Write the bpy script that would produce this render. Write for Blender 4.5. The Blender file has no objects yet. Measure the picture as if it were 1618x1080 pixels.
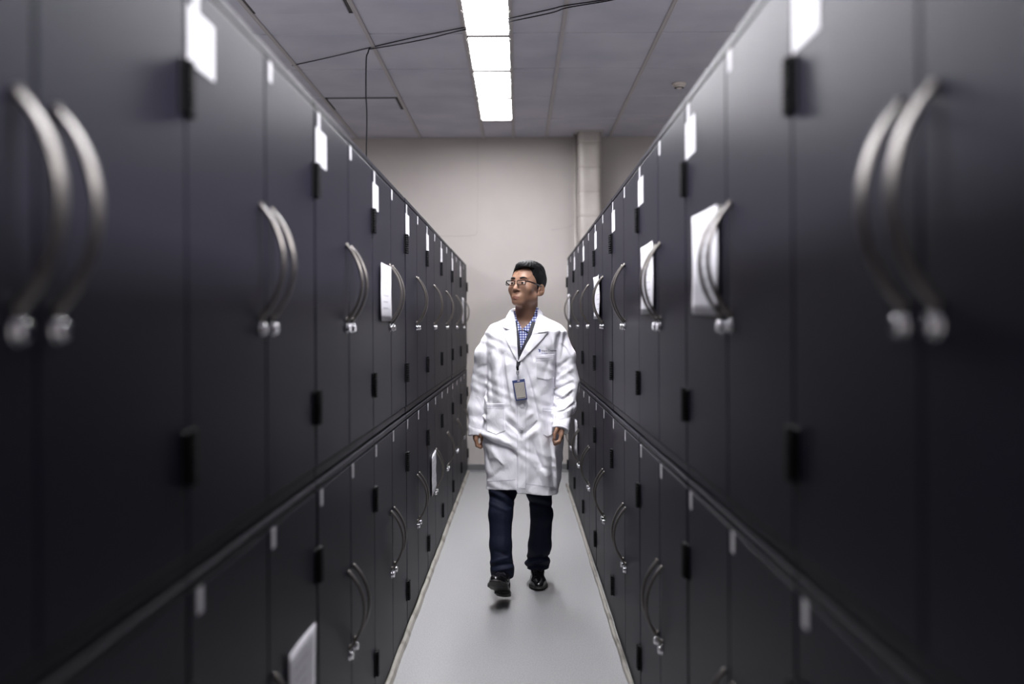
import bpy, bmesh, math, random
import numpy as np
from mathutils import Vector, Matrix

random.seed(7)
C = bpy.context.scene.collection
PI = math.pi
CAM_H, FPX, VX, VY, ROLL = 1.38, 1573.0, 818.0, 516.0, 0.006

def P(px, py, d):
    """world point at distance d (along the aisle) that stands at photo pixel px, py"""
    dx, dy = px - VX, py - VY
    ux, uy = dx - ROLL * dy, dy + ROLL * dx
    return Vector((ux * d / FPX, d, CAM_H - uy * d / FPX))

# ------------------------------------------------------------------ materials
def mat(name, color, rough=0.5, metal=0.0, spec=0.5, coat=0.0, coat_rough=0.1, sheen=0.0):
    m = bpy.data.materials.new(name)
    m.use_nodes = True
    b = m.node_tree.nodes['Principled BSDF']
    b.inputs['Base Color'].default_value = (*color, 1)
    b.inputs['Roughness'].default_value = rough
    b.inputs['Metallic'].default_value = metal
    b.inputs['Specular IOR Level'].default_value = spec
    b.inputs['Coat Weight'].default_value = coat
    b.inputs['Coat Roughness'].default_value = coat_rough
    b.inputs['Sheen Weight'].default_value = sheen
    return m

def nodes(m):
    return m.node_tree.nodes, m.node_tree.links, m.node_tree.nodes['Principled BSDF']

def noise_color(m, c1, c2, scale=5, detail=4, lo=0.35, hi=0.65, stretch=(1, 1, 1), rough=None):
    n, l, b = nodes(m)
    tc = n.new('ShaderNodeTexCoord'); mp = n.new('ShaderNodeMapping')
    mp.inputs['Scale'].default_value = stretch
    nz = n.new('ShaderNodeTexNoise'); nz.inputs['Scale'].default_value = scale; nz.inputs['Detail'].default_value = detail
    cr = n.new('ShaderNodeValToRGB')
    cr.color_ramp.elements[0].position = lo; cr.color_ramp.elements[0].color = (*c1, 1)
    cr.color_ramp.elements[1].position = hi; cr.color_ramp.elements[1].color = (*c2, 1)
    l.new(tc.outputs['Object'], mp.inputs['Vector']); l.new(mp.outputs[0], nz.inputs['Vector'])
    l.new(nz.outputs['Fac'], cr.inputs['Fac']); l.new(cr.outputs['Color'], b.inputs['Base Color'])
    if rough:
        mr = n.new('ShaderNodeMapRange'); mr.inputs['To Min'].default_value = rough[0]; mr.inputs['To Max'].default_value = rough[1]
        l.new(nz.outputs['Fac'], mr.inputs['Value']); l.new(mr.outputs[0], b.inputs['Roughness'])
    return nz, cr

def bump(m, scale, strength, dist=0.002, detail=6, stretch=(1, 1, 1)):
    n, l, b = nodes(m)
    tc = n.new('ShaderNodeTexCoord'); mp = n.new('ShaderNodeMapping'); mp.inputs['Scale'].default_value = stretch
    nz = n.new('ShaderNodeTexNoise'); nz.inputs['Scale'].default_value = scale; nz.inputs['Detail'].default_value = detail
    bp = n.new('ShaderNodeBump'); bp.inputs['Strength'].default_value = strength; bp.inputs['Distance'].default_value = dist
    l.new(tc.outputs['Object'], mp.inputs['Vector']); l.new(mp.outputs[0], nz.inputs['Vector'])
    l.new(nz.outputs['Fac'], bp.inputs['Height']); l.new(bp.outputs[0], b.inputs['Normal'])

M = {}
M['door'] = mat('graphite_laminate', (.03, .029, .038), .42, 0.0, .06)
M['door'].node_tree.nodes['Principled BSDF'].inputs['Specular Tint'].default_value = (.88, .86, 1.0, 1)
noise_color(M['door'], (.0115, .0110, .0178), (.0125, .0120, .0192), 60, 5, .3, .7)
M['carcass'] = mat('graphite_carcass', (.0115, .011, .0170), .42, 0, .08)
M['edge'] = mat('door_edge_band', (.02, .02, .026), .4)
M['steel'] = mat('brushed_steel', (.155, .142, .132), .42, 1.0)
bump(M['steel'], 400, .15, .0004, 3, (1, 1, .05))
M['chrome'] = mat('chrome', (.8, .8, .82), .13, 1.0)
M['slot'] = mat('lock_slot', (.02, .02, .02), .5)
M['black_plastic'] = mat('black_hinge', (.003, .003, .004), .5, 0, .12)
M['paper'] = mat('white_paper', (.60, .59, .63), .7)
M['tag'] = mat('white_tag', (.60, .59, .62), .5)
M['ink'] = mat('grey_print', (.40, .39, .43), .7)
M['floor'] = mat('grey_vinyl', (.3, .3, .3), .34, 0, .5)
noise_color(M['floor'], (.18, .18, .183), (.345, .345, .347), 260, 6, .35, .65, (1, .6, 1), (.28, .46))
bump(M['floor'], 160, .12, .0006)
M['trim'] = mat('floor_edge_strip', (.5, .47, .42), .6)
noise_color(M['trim'], (.12, .11, .095), (.27, .255, .23), 6, 6, .35, .5, (1, 1, 1))
M['wall'] = mat('cream_wall_paint', (.62, .55, .50), .75)
noise_color(M['wall'], (.31, .282, .268), (.35, .322, .308), 1.4, 7, .3, .7)
M['joint'] = mat('wall_joint', (.20, .18, .17), .8)
M['base'] = mat('grey_baseboard', (.085, .085, .09), .45)
M['ceil'] = mat('ceiling_tile', (.5, .5, .52), .85)
noise_color(M['ceil'], (.37, .365, .425), (.45, .44, .49), 2.2, 8, .3, .62)
bump(M['ceil'], 220, .25, .001)
M['cgrid'] = mat('ceiling_grid', (.40, .375, .375), .6)
M['gap'] = mat('dark_joint', (.05, .045, .045), .8)
M['frame'] = mat('lamp_frame', (.45, .42, .40), .45)
M['duct'] = mat('column_cladding', (.62, .56, .50), .42, 0, .5)
noise_color(M['duct'], (.25, .225, .21), (.31, .285, .265), 5, 5, .3, .7)
M['cable'] = mat('black_cable', (.006, .006, .007), .8, 0, .1)
M['detector'] = mat('detector_plastic', (.62, .57, .52), .4)

def emis(name, color, s):
    m = bpy.data.materials.new(name); m.use_nodes = True
    n, l = m.node_tree.nodes, m.node_tree.links
    n.clear(); e = n.new('ShaderNodeEmission'); o = n.new('ShaderNodeOutputMaterial')
    e.inputs['Color'].default_value = (*color, 1); e.inputs['Strength'].default_value = s
    l.new(e.outputs[0], o.inputs[0]); return m
LAMP = emis('fluorescent_diffuser', (.97, .965, 1.0), 30.0)

# ------------------------------------------------------------------ mesh helpers
def link(name, me, parent=None):
    o = bpy.data.objects.new(name, me); C.objects.link(o)
    if parent is not None: o.parent = parent
    return o

def finish(name, bm, m, parent=None, smooth=False):
    me = bpy.data.meshes.new(name)
    bmesh.ops.recalc_face_normals(bm, faces=bm.faces)
    bm.to_mesh(me); bm.free()
    ms = m if isinstance(m, (list, tuple)) else [m]
    for x in ms: me.materials.append(x)
    if smooth:
        for p in me.polygons: p.use_smooth = True
    return link(name, me, parent)

def box(bm, lo, hi, bev=0.0, mi=0, seg=1):
    b2 = bmesh.new()
    bmesh.ops.create_cube(b2, size=1)
    for v in b2.verts:
        v.co = Vector((lo[i] + (v.co[i] + .5) * (hi[i] - lo[i]) for i in range(3)))
    if bev: bmesh.ops.bevel(b2, geom=b2.edges[:], offset=bev, segments=seg, affect='EDGES', profile=.5)
    for f in b2.faces: f.material_index = mi
    join(bm, b2)

def join(bm, b2, M4=None):
    vm = {}
    for v in b2.verts: vm[v] = bm.verts.new(M4 @ v.co if M4 else v.co)
    for f in b2.faces:
        nf = bm.faces.new([vm[v] for v in f.verts]); nf.material_index = f.material_index; nf.smooth = f.smooth
    b2.free()

def cyl(bm, p0, p1, r0, r1=None, seg=16, mi=0, smooth=True):
    r1 = r0 if r1 is None else r1
    p0, p1 = Vector(p0), Vector(p1)
    ax = (p1 - p0).normalized()
    u = ax.orthogonal().normalized(); w = ax.cross(u)
    rings = []
    for p, r in ((p0, r0), (p1, r1)):
        rings.append([bm.verts.new(p + (u * math.cos(a) + w * math.sin(a)) * r) for a in [2 * PI * i / seg for i in range(seg)]])
    for i in range(seg):
        f = bm.faces.new([rings[0][i], rings[0][(i + 1) % seg], rings[1][(i + 1) % seg], rings[1][i]]); f.smooth = smooth; f.material_index = mi
    for rg in (rings[0][::-1], rings[1]):
        f = bm.faces.new(rg); f.material_index = mi

def sweep(bm, pts, section, up=None, closed=False, mi=0, smooth=True, scales=None):
    """sweep a closed 2-D section (list of (a, b)) along 3-D points; a runs along 'side', b along the sweep's normal"""
    pts = [Vector(p) for p in pts]; n = len(pts); rings = []
    prev = None
    for i, p in enumerate(pts):
        t = (pts[(i + 1) % n] - pts[i - 1]) if closed else (pts[min(i + 1, n - 1)] - pts[max(i - 1, 0)])
        t.normalize()
        if up is not None: side = Vector(up) - t * t.dot(Vector(up)); side.normalize()
        else:
            side = t.orthogonal().normalized() if prev is None else (prev - t * t.dot(prev)).normalized()
        prev = side
        nn = t.cross(side); s = scales[i] if scales else 1
        rings.append([bm.verts.new(p + side * a * s + nn * b * s) for a, b in section])
    m = len(section)
    for i in range(n if closed else n - 1):
        A, B = rings[i], rings[(i + 1) % n]
        for k in range(m):
            f = bm.faces.new([A[k], A[(k + 1) % m], B[(k + 1) % m], B[k]]); f.smooth = smooth; f.material_index = mi
    if not closed:
        for rg in (rings[0][::-1], rings[-1]): bm.faces.new(rg).material_index = mi

def circ(r, n=8): return [(r * math.cos(2 * PI * i / n), r * math.sin(2 * PI * i / n)) for i in range(n)]

def spline(pts, n=8):
    """Catmull-Rom through the points"""
    pts = [Vector(p) for p in pts]; out = []
    q = [pts[0] * 2 - pts[1]] + pts + [pts[-1] * 2 - pts[-2]]
    for i in range(1, len(q) - 2):
        for k in range(n):
            t = k / n
            out.append(.5 * ((2 * q[i]) + (q[i + 1] - q[i - 1]) * t + (2 * q[i - 1] - 5 * q[i] + 4 * q[i + 1] - q[i + 2]) * t * t + (3 * q[i] - q[i - 1] - 3 * q[i + 1] + q[i + 2]) * t ** 3))
    out.append(pts[-1]); return out

def tag(o, label, cat, group=None):
    o['label'] = label; o['category'] = cat
    if group: o['group'] = group
    return o

def structure(o, label=None):
    o['kind'] = 'structure'
    if label: o['label'] = label
    return o

def empty(name, loc=(0, 0, 0), rz=0):
    o = bpy.data.objects.new(name, None); C.objects.link(o); o.location = loc; o.rotation_euler = (0, 0, rz)
    o.empty_display_size = .1
    return o

def copy_tree(o, parent=None):
    c = o.copy(); C.objects.link(c)
    if parent is not None: c.parent = parent
    for ch in [x for x in list(C.objects) if x.parent == o]: copy_tree(ch, c)
    return c

# ------------------------------------------------------------------ room
WALL_Y, CEIL, X0, X1, Y0 = 9.48, 3.182, -5.4, 5.4, -1.6
def slab(name, lo, hi, m, label=None):
    bm = bmesh.new(); box(bm, lo, hi); return structure(finish(name, bm, m), label)
slab('floor', (X0, Y0, -.1), (X1, WALL_Y, 0), M['floor'], 'grey speckled vinyl floor')
slab('wall_back', (X0, WALL_Y, -.1), (X1, WALL_Y + .1, 3.4), M['wall'], 'cream painted wall at the end of the aisle')
slab('wall_left', (X0 - .1, Y0, -.1), (X0, WALL_Y, 3.4), M['wall'])
slab('wall_right', (X1, Y0, -.1), (X1 + .1, WALL_Y, 3.4), M['wall'])
slab('wall_front', (X0, Y0 - .1, -.1), (X1, Y0, 3.4), M['wall'])
bm = bmesh.new(); box(bm, (X0, WALL_Y - .012, 0), (X1, WALL_Y, .075), .003)
sweep(bm, [(X0, WALL_Y - .012, 0), (X1, WALL_Y - .012, 0)], [(0, 0), (0, .022), (.004, .012), (.012, .005), (.022, 0)], up=(0, 0, 1))
structure(finish('baseboard_back', bm, M['base']), 'dark grey baseboard')
# faint plaster joints on the back wall
bm = bmesh.new()
pts = spline([(-.95, WALL_Y - .0008, 2.262), (-.7, WALL_Y - .0008, 2.248), (-.42, WALL_Y - .0008, 2.252), (-.38, WALL_Y - .0008, 2.30)], 6)
sweep(bm, pts, circ(.0016, 5))
pts = spline([(.33, WALL_Y - .0008, 2.30), (.5, WALL_Y - .0008, 2.33), (.62, WALL_Y - .0008, 2.42)], 6)
sweep(bm, pts, circ(.0014, 5))
pts = spline([(-.375, WALL_Y - .0008, CEIL), (-.372, WALL_Y - .0008, 2.8), (-.38, WALL_Y - .0008, 2.30)], 6)
sweep(bm, pts, circ(.0009, 5))
structure(finish('trim_3', bm, M['joint']), 'fine crack in the wall paint')

# ceiling: tiles in a grid of ribs
XG = [-5.4, -4.515, -3.915, -3.315, -2.715, -2.115, -1.515, -.915, -.315, -.03, .285, .885, 1.485, 2.085, 2.685, 3.285, 3.885, 4.485, 5.4]
DY = .84
YG = [WALL_Y - DY * k for k in range(0, 14)]
YG = [y for y in YG if y > Y0] + [Y0]
lamp_rows = [1, 2, 3, 4, 5, 6, 7]
diff_x = 6                                   # tile column of the square diffusers
ct = bmesh.new()
rg = random.Random(3)
for i in range(len(XG) - 1):
    for k in range(len(YG) - 1):
        xa, xb, ya, yb = XG[i], XG[i + 1], YG[k + 1], YG[k]
        if i == 8 and k in lamp_rows: continue
        if i == diff_x and k in (1, 4):
            yb2 = ya + .42 if k == 4 else ya + .42
            box(ct, (xa + .003, yb2 + .003, CEIL), (xb - .003, yb - .003, CEIL + .02))
            continue
        z = CEIL + rg.uniform(-.001, .003)
        box(ct, (xa + .0035, ya + .009, z), (xb - .0035, yb - .009, z + .02), .002)
ceiling = structure(finish('ceiling', ct, M['ceil']), 'suspended ceiling of pale rectangular tiles')
bm = bmesh.new(); box(bm, (X0, Y0, CEIL + .03), (X1, WALL_Y, CEIL + .1)); 
for x in (-.32, -.025): pass
structure(finish('trim_4', bm, M['gap']), 'dark void above the ceiling tiles')
bm = bmesh.new()
for x in XG[1:-1]:
    w = .014 if x not in (-.03,) else .012
    box(bm, (x - w, Y0, CEIL - .006), (x + w, WALL_Y, CEIL + .004), .0015)
    for s in (-1, 1): box(bm, (x + s * w * .5 - .0015, Y0, CEIL - .008), (x + s * w * .5 + .0015, WALL_Y, CEIL - .005))
structure(finish('trim_5', bm, M['cgrid']), 'pale metal ceiling ribs')

# lamps: troffers in one strip above the aisle
def make_lamp():
    r = empty('ceiling_lamp')
    bm = bmesh.new()
    x0, x1, y0, y1 = -.298, -.044, -.41, .41
    xc = (x0 + x1) / 2; x0 -= xc; x1 -= xc
    fw = .010
    box(bm, (x0 - fw, y0 - .006, -.012), (x0, y1 + .006, .03), .001); box(bm, (x1, y0 - .006, -.012), (x1 + fw, y1 + .006, .03), .001)
    box(bm, (x0, y0 - .006, -.010), (x1, y0, .03), .001); box(bm, (x0, y1, -.010), (x1, y1 + .006, .03), .001)
    for sx in (x0 - fw - .001, x1 + fw + .001):
        for y in (-.33, -.05, .33): box(bm, (sx - .004, y - .02, -.015), (sx + .004, y + .02, -.004), .001)
    finish('lamp_frame', bm, M['frame'], r)
    bm = bmesh.new(); box(bm, (x0, y0, -.002), (x1, y1, .012)); finish('diffuser', bm, LAMP, r)
    bm = bmesh.new(); box(bm, (x0 - .004, y1 - .018, -.020), (x1 + .004, y1 + .026, .0)); finish('end_cap', bm, M['gap'], r)
    return r
lamp = make_lamp()
names = {1: 'lit ceiling lamp panel farthest down the aisle, nearest the end wall', 2: 'lit ceiling lamp panel second from the end wall',
         3: 'lit ceiling lamp panel third from the end wall', 4: 'lit ceiling lamp panel fourth from the end wall, crossed by black cables',
         5: 'lit ceiling lamp panel fifth from the end wall, above the man', 6: 'lit ceiling lamp panel second from the camera', 7: 'lit ceiling lamp panel nearest the camera'}
for k in lamp_rows:
    o = lamp if k == lamp_rows[0] else copy_tree(lamp)
    o.location = (-.171, YG[k] - DY / 2, CEIL)
    tag(o, names[k], 'ceiling lamp', 'strip of ceiling lamps above the aisle')

# square air diffusers
def make_vent(y0):
    r = empty('ceiling_vent', (-1.215, y0 + .21, CEIL))
    bm = bmesh.new()
    a, b = .292, .205
    for lo, hi in (((-a, -b), (a, -b + .022)), ((-a, b - .022), (a, b)), ((-a, -b), (-a + .026, b)), ((a - .026, -b), (a, b))):
        box(bm, (lo[0], lo[1], -.004), (hi[0], hi[1], .028), .001)
    finish('gap_frame', bm, M['gap'], r)
    bm = bmesh.new()
    box(bm, (-a + .026, -b + .022, -.014), (a - .026, b - .022, .01), .004); finish('face_panel', bm, M['ceil'], r)
    return r
tag(make_vent(YG[5]), 'pale ceiling vent with black edge near the top left', 'ceiling vent', 'ceiling vents over the left row')
tag(make_vent(YG[2]), 'pale ceiling vent with black edge farther off, beside the hanging cable', 'ceiling vent', 'ceiling vents over the left row')

# smoke detector
p = P(1073, 131, 7.4)
r = empty('smoke_detector', (p.x, p.y, CEIL))
bm = bmesh.new(); cyl(bm, (0, 0, 0), (0, 0, -.016), .052, .050, 28); finish('base', bm, M['detector'], r)
bm = bmesh.new(); cyl(bm, (0, 0, -.016), (0, 0, -.034), .042, .034, 28); cyl(bm, (0, 0, -.034), (0, 0, -.040), .024, .018, 20)
finish('cover', bm, M['detector'], r)
bm = bmesh.new(); cyl(bm, (0, 0, -.0335), (0, 0, -.0362), .036, .036, 28); finish('sensor_slot', bm, M['gap'], r)
tag(r, 'small round smoke detector on the ceiling at right', 'smoke detector')

# banded duct standing before the end wall
def make_duct():
    cx, cy, R = .672, 9.24, .108
    r = empty('pipe_column', (cx, cy, 0))
    bm = bmesh.new()
    seg = 40
    zs, prof = [], []
    pitch, z_top = .2257, CEIL - .0
    z = z_top - .115
    joints = []
    while z > 0: joints.append(z); z -= pitch
    allz = sorted(set([0.0, CEIL] + joints))
    rings = []
    for a, b in zip(allz[:-1], allz[1:]):
        for t in (.0, .04, .15, .35, .5, .65, .85, .96):
            zz = a + (b - a) * t
            pin = min(1, min(t, 1 - t) / .04) if t > 0 else 0
            rings.append((zz, pin))
    rings.append((CEIL, 1))
    vr = []
    for zz, pin in rings:
        row = []
        for i in range(seg):
            an = 2 * PI * i / seg
            # rounded-square cladding, softly faceted, pinched where the bands run
            c, s = math.cos(an), math.sin(an)
            n = 5.0
            rr = R / ((abs(c) ** n + abs(s) ** n) ** (1 / n))
            rr *= 1 - .035 * max(0, math.cos((an + PI / 2))) ** 6
            rr -= (1 - pin) * .004
            row.append(bm.verts.new((rr * c, rr * s, zz)))
        vr.append(row)
    for a, b in zip(vr[:-1], vr[1:]):
        for i in range(seg):
            f = bm.faces.new([a[i], a[(i + 1) % seg], b[(i + 1) % seg], b[i]]); f.smooth = True
    bm.faces.new(vr[0][::-1]); bm.faces.new(vr[-1])
    finish('cladding', bm, M['duct'], r)
    bm = bmesh.new()
    box(bm, (-.135, -.125, CEIL - .012), (.135, .125, CEIL - .001), .002)
    finish('ceiling_collar', bm, M['cgrid'], r)
    bm = bmesh.new()
    cyl(bm, (-R - .018, .06, 0), (-R - .018, .06, CEIL - .002), .012, .012, 12)
    finish('side_pipe', bm, M['duct'], r)
    for z in joints:
        bm = bmesh.new(); pts = []
        for i in range(seg):
            an = 2 * PI * i / seg; c, s = math.cos(an), math.sin(an)
            rr = (R - .003) / ((abs(c) ** 5 + abs(s) ** 5) ** (1 / 5))
            rr *= 1 - .035 * max(0, math.cos((an + PI / 2))) ** 6
            pts.append((rr * c, rr * s, z))
        sweep(bm, pts, [(.002, .003), (-.002, .003), (-.002, -.003), (.002, -.003)], up=(0, 0, 1), closed=True)
        finish('band', bm, M['joint'], r)
    return r
tag(make_duct(), 'cream clad pipe column with dark bands standing before the end wall', 'column')

# ------------------------------------------------------------------ cables under the ceiling
def cable(name, pts, rad, label):
    bm = bmesh.new(); sweep(bm, spline(pts, 7), circ(rad, 6)); o = finish(name, bm, M['cable'])
    return tag(o, label, 'cable', 'black cables under the ceiling')
zc = CEIL - .012
def CP(px, py, drop=0.0):
    d = (zc - drop - CAM_H) * FPX / (VY - py); return P(px, py, d)
tie = CP(583.5, 76)
a = [CP(462, 103.5, .0), CP(525, 89.5, .012), tie + Vector((0, 0, .002)), CP(655, 59, .008), CP(730, 44), CP(800, 30, .006), CP(868, 15), CP(895, 8.5), CP(960, -1), CP(1020, -14)]
cable('ceiling_cable', a, .0034, 'thin black cable running across the whole ceiling, upper of the two strands')
b = [tie + Vector((.004, 0, -.006)), CP(630, 70, .012), CP(680, 60, .02), CP(731, 47.5, .004), CP(800, 35, .016), CP(870, 20.5, .004), CP(897, 12, .0), CP(962, 1), CP(1025, -12)]
cable('ceiling_cable', b, .0034, 'thin black cable under the lamps, lower of the two strands')
tx, ty = tie.x, tie.y
cable('hanging_cable', [tie, Vector((tx - .008, ty, CEIL - .035)), Vector((tx - .020, ty, CEIL - .08)), Vector((tx - .023, ty, CEIL - .3)), Vector((tx - .018, ty, CEIL - .45)),
                        Vector((tx - .024, ty, 2.4)), Vector((tx - .027, ty, 1.6)), Vector((tx - .02, ty, .6)), Vector((tx - .02, ty, .004))], .0046,
      'black cable hanging straight down from the ceiling behind the left row')

# ------------------------------------------------------------------ cabinets
TIER = .99
DEPTH = .40
def make_cabinet(W, upper):
    root = empty('storage_cabinet')
    h = .982
    bm = bmesh.new()
    t = .018
    box(bm, (-DEPTH, -W / 2 + .001, 0), (-.021, W / 2 - .001, h), .002)          # carcass
    box(bm, (-.03, -W / 2 + .001, .963), (0, W / 2 - .001, h), .0025)             # top rail
    box(bm, (-.03, -W / 2 + .001, 0), (-.004, W / 2 - .001, .026), .002)          # plinth rail
    finish('carcass', bm, M['carcass'], root)
    dw = W / 2 - .0075
    for s in (-1, 1):                       # s=-1: the left-hand leaf seen from the aisle
        ya, yb = (-W / 2 + .0045, -.0035) if s < 0 else (.0035, W / 2 - .0045)
        bm = bmesh.new(); box(bm, (-.019, ya, .030), (0, yb, .958), .003, seg=2)
        d = finish('door', bm, M['door'], root)
        # bowed handle
        hy = s * .045
        z0, z1, sag = .412, .638, .045
        n = 22; pts = []
        for i in range(n + 1):
            u = i / n; z = z0 + (z1 - z0) * u
            pts.append((.004 + sag * (1 - (2 * u - 1) ** 2) ** .93, hy, z))
        bm = bmesh.new()
        sec = [(-.0105, -.0016), (-.008, -.0035), (.008, -.0035), (.0105, -.0016), (.0105, .0016), (.008, .0035), (-.008, .0035), (-.0105, .0016)]
        sweep(bm, pts, sec, up=(0, 1, 0), smooth=False)
        for z in (z0, z1): cyl(bm, (-.001, hy, z), (.007, hy, z), .0085, .0075, 12)
        finish('handle', bm, M['steel'], d)
        bm = bmesh.new(); z = .388
        cyl(bm, (0, hy, z), (.004, hy, z), .0145, .0140, 20); cyl(bm, (.004, hy, z), (.013, hy, z), .0118, .0105, 20)
        lk = finish('lock', bm, M['chrome'], d)
        for hz in (.77, .185):
            bm = bmesh.new(); yc = s * (W / 2 - .018)
            box(bm, (-.002, yc - .0135, hz - .043), (.0035, yc + .0135, hz + .043), .001)
            yk = s * (W / 2 - .0085)
            for q in range(9):
                zz = hz - .040 + q * .0100
                cyl(bm, (.0075, yk, zz - .0036), (.0075, yk, zz + .0036), .0068, .0068, 10)
            cyl(bm, (.0075, yk, hz - .042), (.0075, yk, hz + .042), .0052, .0052, 8)
            finish('hinge', bm, M['black_plastic'], d)
        # number tag in the leaf's upper left corner
        bm = bmesh.new(); y0 = ya + (.034 if s < 0 else .026)
        box(bm, (.0002, y0, .913), (.0012, y0 + .027, .956))
        tg = finish('number_tag', bm, M['tag'], d); tg['label'] = 'small white number tag'
        if upper and s < 0:
            bm = bmesh.new(); y0 = ya + .004
            box(bm, (.0002, y0, .818), (.0013, y0 + .140, .912), mi=0)
            lb = finish('paper_label', bm, [M['tag'], M['ink']], d); lb['label'] = 'white paper label'
            for q in range(2):
                bb = bmesh.new(); bb.from_mesh(lb.data)
                box(bb, (.0013, y0 + .018, .848 + q * .025), (.0016, y0 + .115 - q * .03, .8495 + q * .025), mi=1)
                bb.to_mesh(lb.data); bb.free()
    return root

ORD = ['nearest the camera', 'second from the camera', 'third from the camera', 'fourth from the camera', 'fifth from the camera',
       'sixth from the camera', 'seventh from the camera', 'eighth from the camera', 'ninth from the camera']
LX = lambda y: -(.5335 - .0050 * y)
RX = lambda y: (.4425 - .0012 * y)
rows = [('left', 9, .598, .985, LX, 0.0), ('right', 8, .583, 1.005, RX, PI)]
LAB = {('left', 0, 1): 'closed, number label blurred', }
notes = {('left', 3, 1): 'with a white notice on its left leaf', ('left', 8, 1): 'with a white notice, at the end wall',
         ('left', 1, 0): 'with a white notice on its right leaf', ('left', 5, 0): 'with a crumpled white notice',
         ('right', 1, 1): 'with a large white notice', ('right', 2, 1): 'with a white notice behind its handles',
         ('right', 4, 1): 'with a curled white notice', ('right', 7, 1): 'with a white notice, last in the row',
         ('right', 6, 0): 'with a small crumpled notice'}
rr = random.Random(11)
for side, n, ys, W, XF, rz in rows:
    for up in (0, 1):
        proto = make_cabinet(W - .003, up)
        for k in range(n):
            o = proto if k == 0 else copy_tree(proto)
            yc = ys + W * (k + .5)
            o.location = (XF(yc) + rr.uniform(-.0015, .0015), yc, up * .9905)
            slope = math.atan((XF(yc + .5) - XF(yc - .5)))
            o.rotation_euler = (0, 0, rz - slope)
            t = 'upper' if up else 'lower'
            lab = f"dark grey two-door cabinet, {t} tier, {side} row, {ORD[k]}"
            if (side, k, up) in notes:
                lab = f"{t} cabinet {notes[(side, k, up)]}, {side} row, {ORD[k]}"
            tag(o, lab, 'cabinet', f'{t} cabinets of the {side} row')

# strip of worn edging along the foot of each row
for side, n, ys, W, XF, rz in rows:
    s = 1 if side == 'left' else -1
    bm = bmesh.new(); pts = []
    q = random.Random(5)
    N = 60; y0 = .2; y1 = ys + W * n
    for i in range(N + 1):
        y = y0 + (y1 - y0) * i / N
        pts.append((XF(y) + s * (.011 + q.uniform(-.002, .003)), y, .0))
    sweep(bm, pts, [(0, 0), (.012, .001), (.021, .008), (.021, .016), (0, .019)] if False else [(0.0, -.011), (.022, -.011), (.026, -.006), (.020, .004), (.007, .010), (0.0, .011)], up=(0, 0, 1), smooth=False)
    o = finish('trim_1' if side == 'left' else 'trim_2', bm, M['trim'])
    structure(o, f'worn beige edging strip along the foot of the {side} row')

# taped notices (A4, landscape)
def notice(side, y0, y1, z0, z1, label, curl=.003, tilt=0.0, lines=True, crumple=0):
    XF = LX if side == 'left' else RX
    s = 1 if side == 'left' else -1
    yc, zc_ = (y0 + y1) / 2, (z0 + z1) / 2
    bm = bmesh.new(); nx, nz = 12, 9; q = random.Random(int(y0 * 100))
    grid = []
    for j in range(nz + 1):
        row = []
        for i in range(nx + 1):
            u, v = i / nx, j / nz
            y = y0 + (y1 - y0) * u; z = z0 + (z1 - z0) * v
            dy, dz = y - yc, z - zc_
            y2, z2 = yc + dy * math.cos(tilt) - dz * math.sin(tilt), zc_ + dy * math.sin(tilt) + dz * math.cos(tilt)
            lift = .0050 + curl * (abs(2 * u - 1) ** 3) * (.3 + .7 * abs(2 * v - 1)) + q.uniform(0, crumple)
            row.append(bm.verts.new((XF(y2) + s * lift, y2, z2)))
        grid.append(row)
    for j in range(nz):
        for i in range(nx):
            bm.faces.new([grid[j][i], grid[j][i + 1], grid[j + 1][i + 1], grid[j + 1][i]]).smooth = True
    if lines:
        ql = random.Random(4)
        for j in range(2, nz - 1):
            f_ = .2 + ql.random() * .3
            a, b = int(nx * .25), int(nx * (.45 + f_))
            for i in range(a, b):
                g = [grid[j][i], grid[j][i + 1]]
                v = [bm.verts.new(g[0].co + Vector((s * .0006, 0, 0))), bm.verts.new(g[1].co + Vector((s * .0006, 0, 0))),
                     bm.verts.new(g[1].co + Vector((s * .0006, 0, .004))), bm.verts.new(g[0].co + Vector((s * .0006, 0, .004)))]
                bm.faces.new(v).material_index = 1
    o = finish('paper_notice', bm, [M['paper'], M['ink']])
    so = o.modifiers.new('thick', 'SOLIDIFY'); so.thickness = .0004; so.offset = 0
    tag(o, label, 'notice', 'white notices taped to the cabinet doors')
notice('left', 3.71, 4.00, 1.405, 1.623, 'clean white notice on the upper left cabinet, left of its handles')
notice('left', 8.66, 8.93, 1.41, 1.64, 'white notice on the last upper left cabinet by the end wall')
notice('left', 2.22, 2.50, .40, .645, 'white notice on a lower left cabinet at the bottom edge of the photo', tilt=-.03)
notice('left', 5.70, 5.98, .41, .645, 'crumpled white notice on a lower left cabinet halfway down the aisle', crumple=.004, tilt=.03)
notice('right', 2.155, 2.46, 1.405, 1.645, 'largest white notice, upper right row, beside the pair of steel handles', tilt=.02)
notice('right', 3.17, 3.47, 1.42, 1.652, 'white notice on the upper right row, second from the camera')
notice('right', 5.17, 5.50, 1.42, 1.65, 'curled white notice caught behind thin handles on the upper right row', curl=.012)
notice('right', 8.13, 8.40, 1.42, 1.65, 'faint white notice on the last upper right cabinet')
notice('right', 7.18, 7.42, .45, .69, 'small crumpled notice on a lower right cabinet beside his sleeve', crumple=.006)

# the lamp strips of the neighbouring aisles, beyond the rows
for x, e in ((-3.05, 1.0), (2.75, 1.0)):
    ld = bpy.data.lights.new('aisle_lamp', 'AREA'); ld.shape = 'RECTANGLE'; ld.size = .5; ld.size_y = 3.2
    ld.energy = 340 * e; ld.color = (.97, .965, 1.0)
    lo = bpy.data.objects.new('aisle_lamp', ld); C.objects.link(lo); lo.location = (x, 2.2, CEIL - .03)

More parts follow.
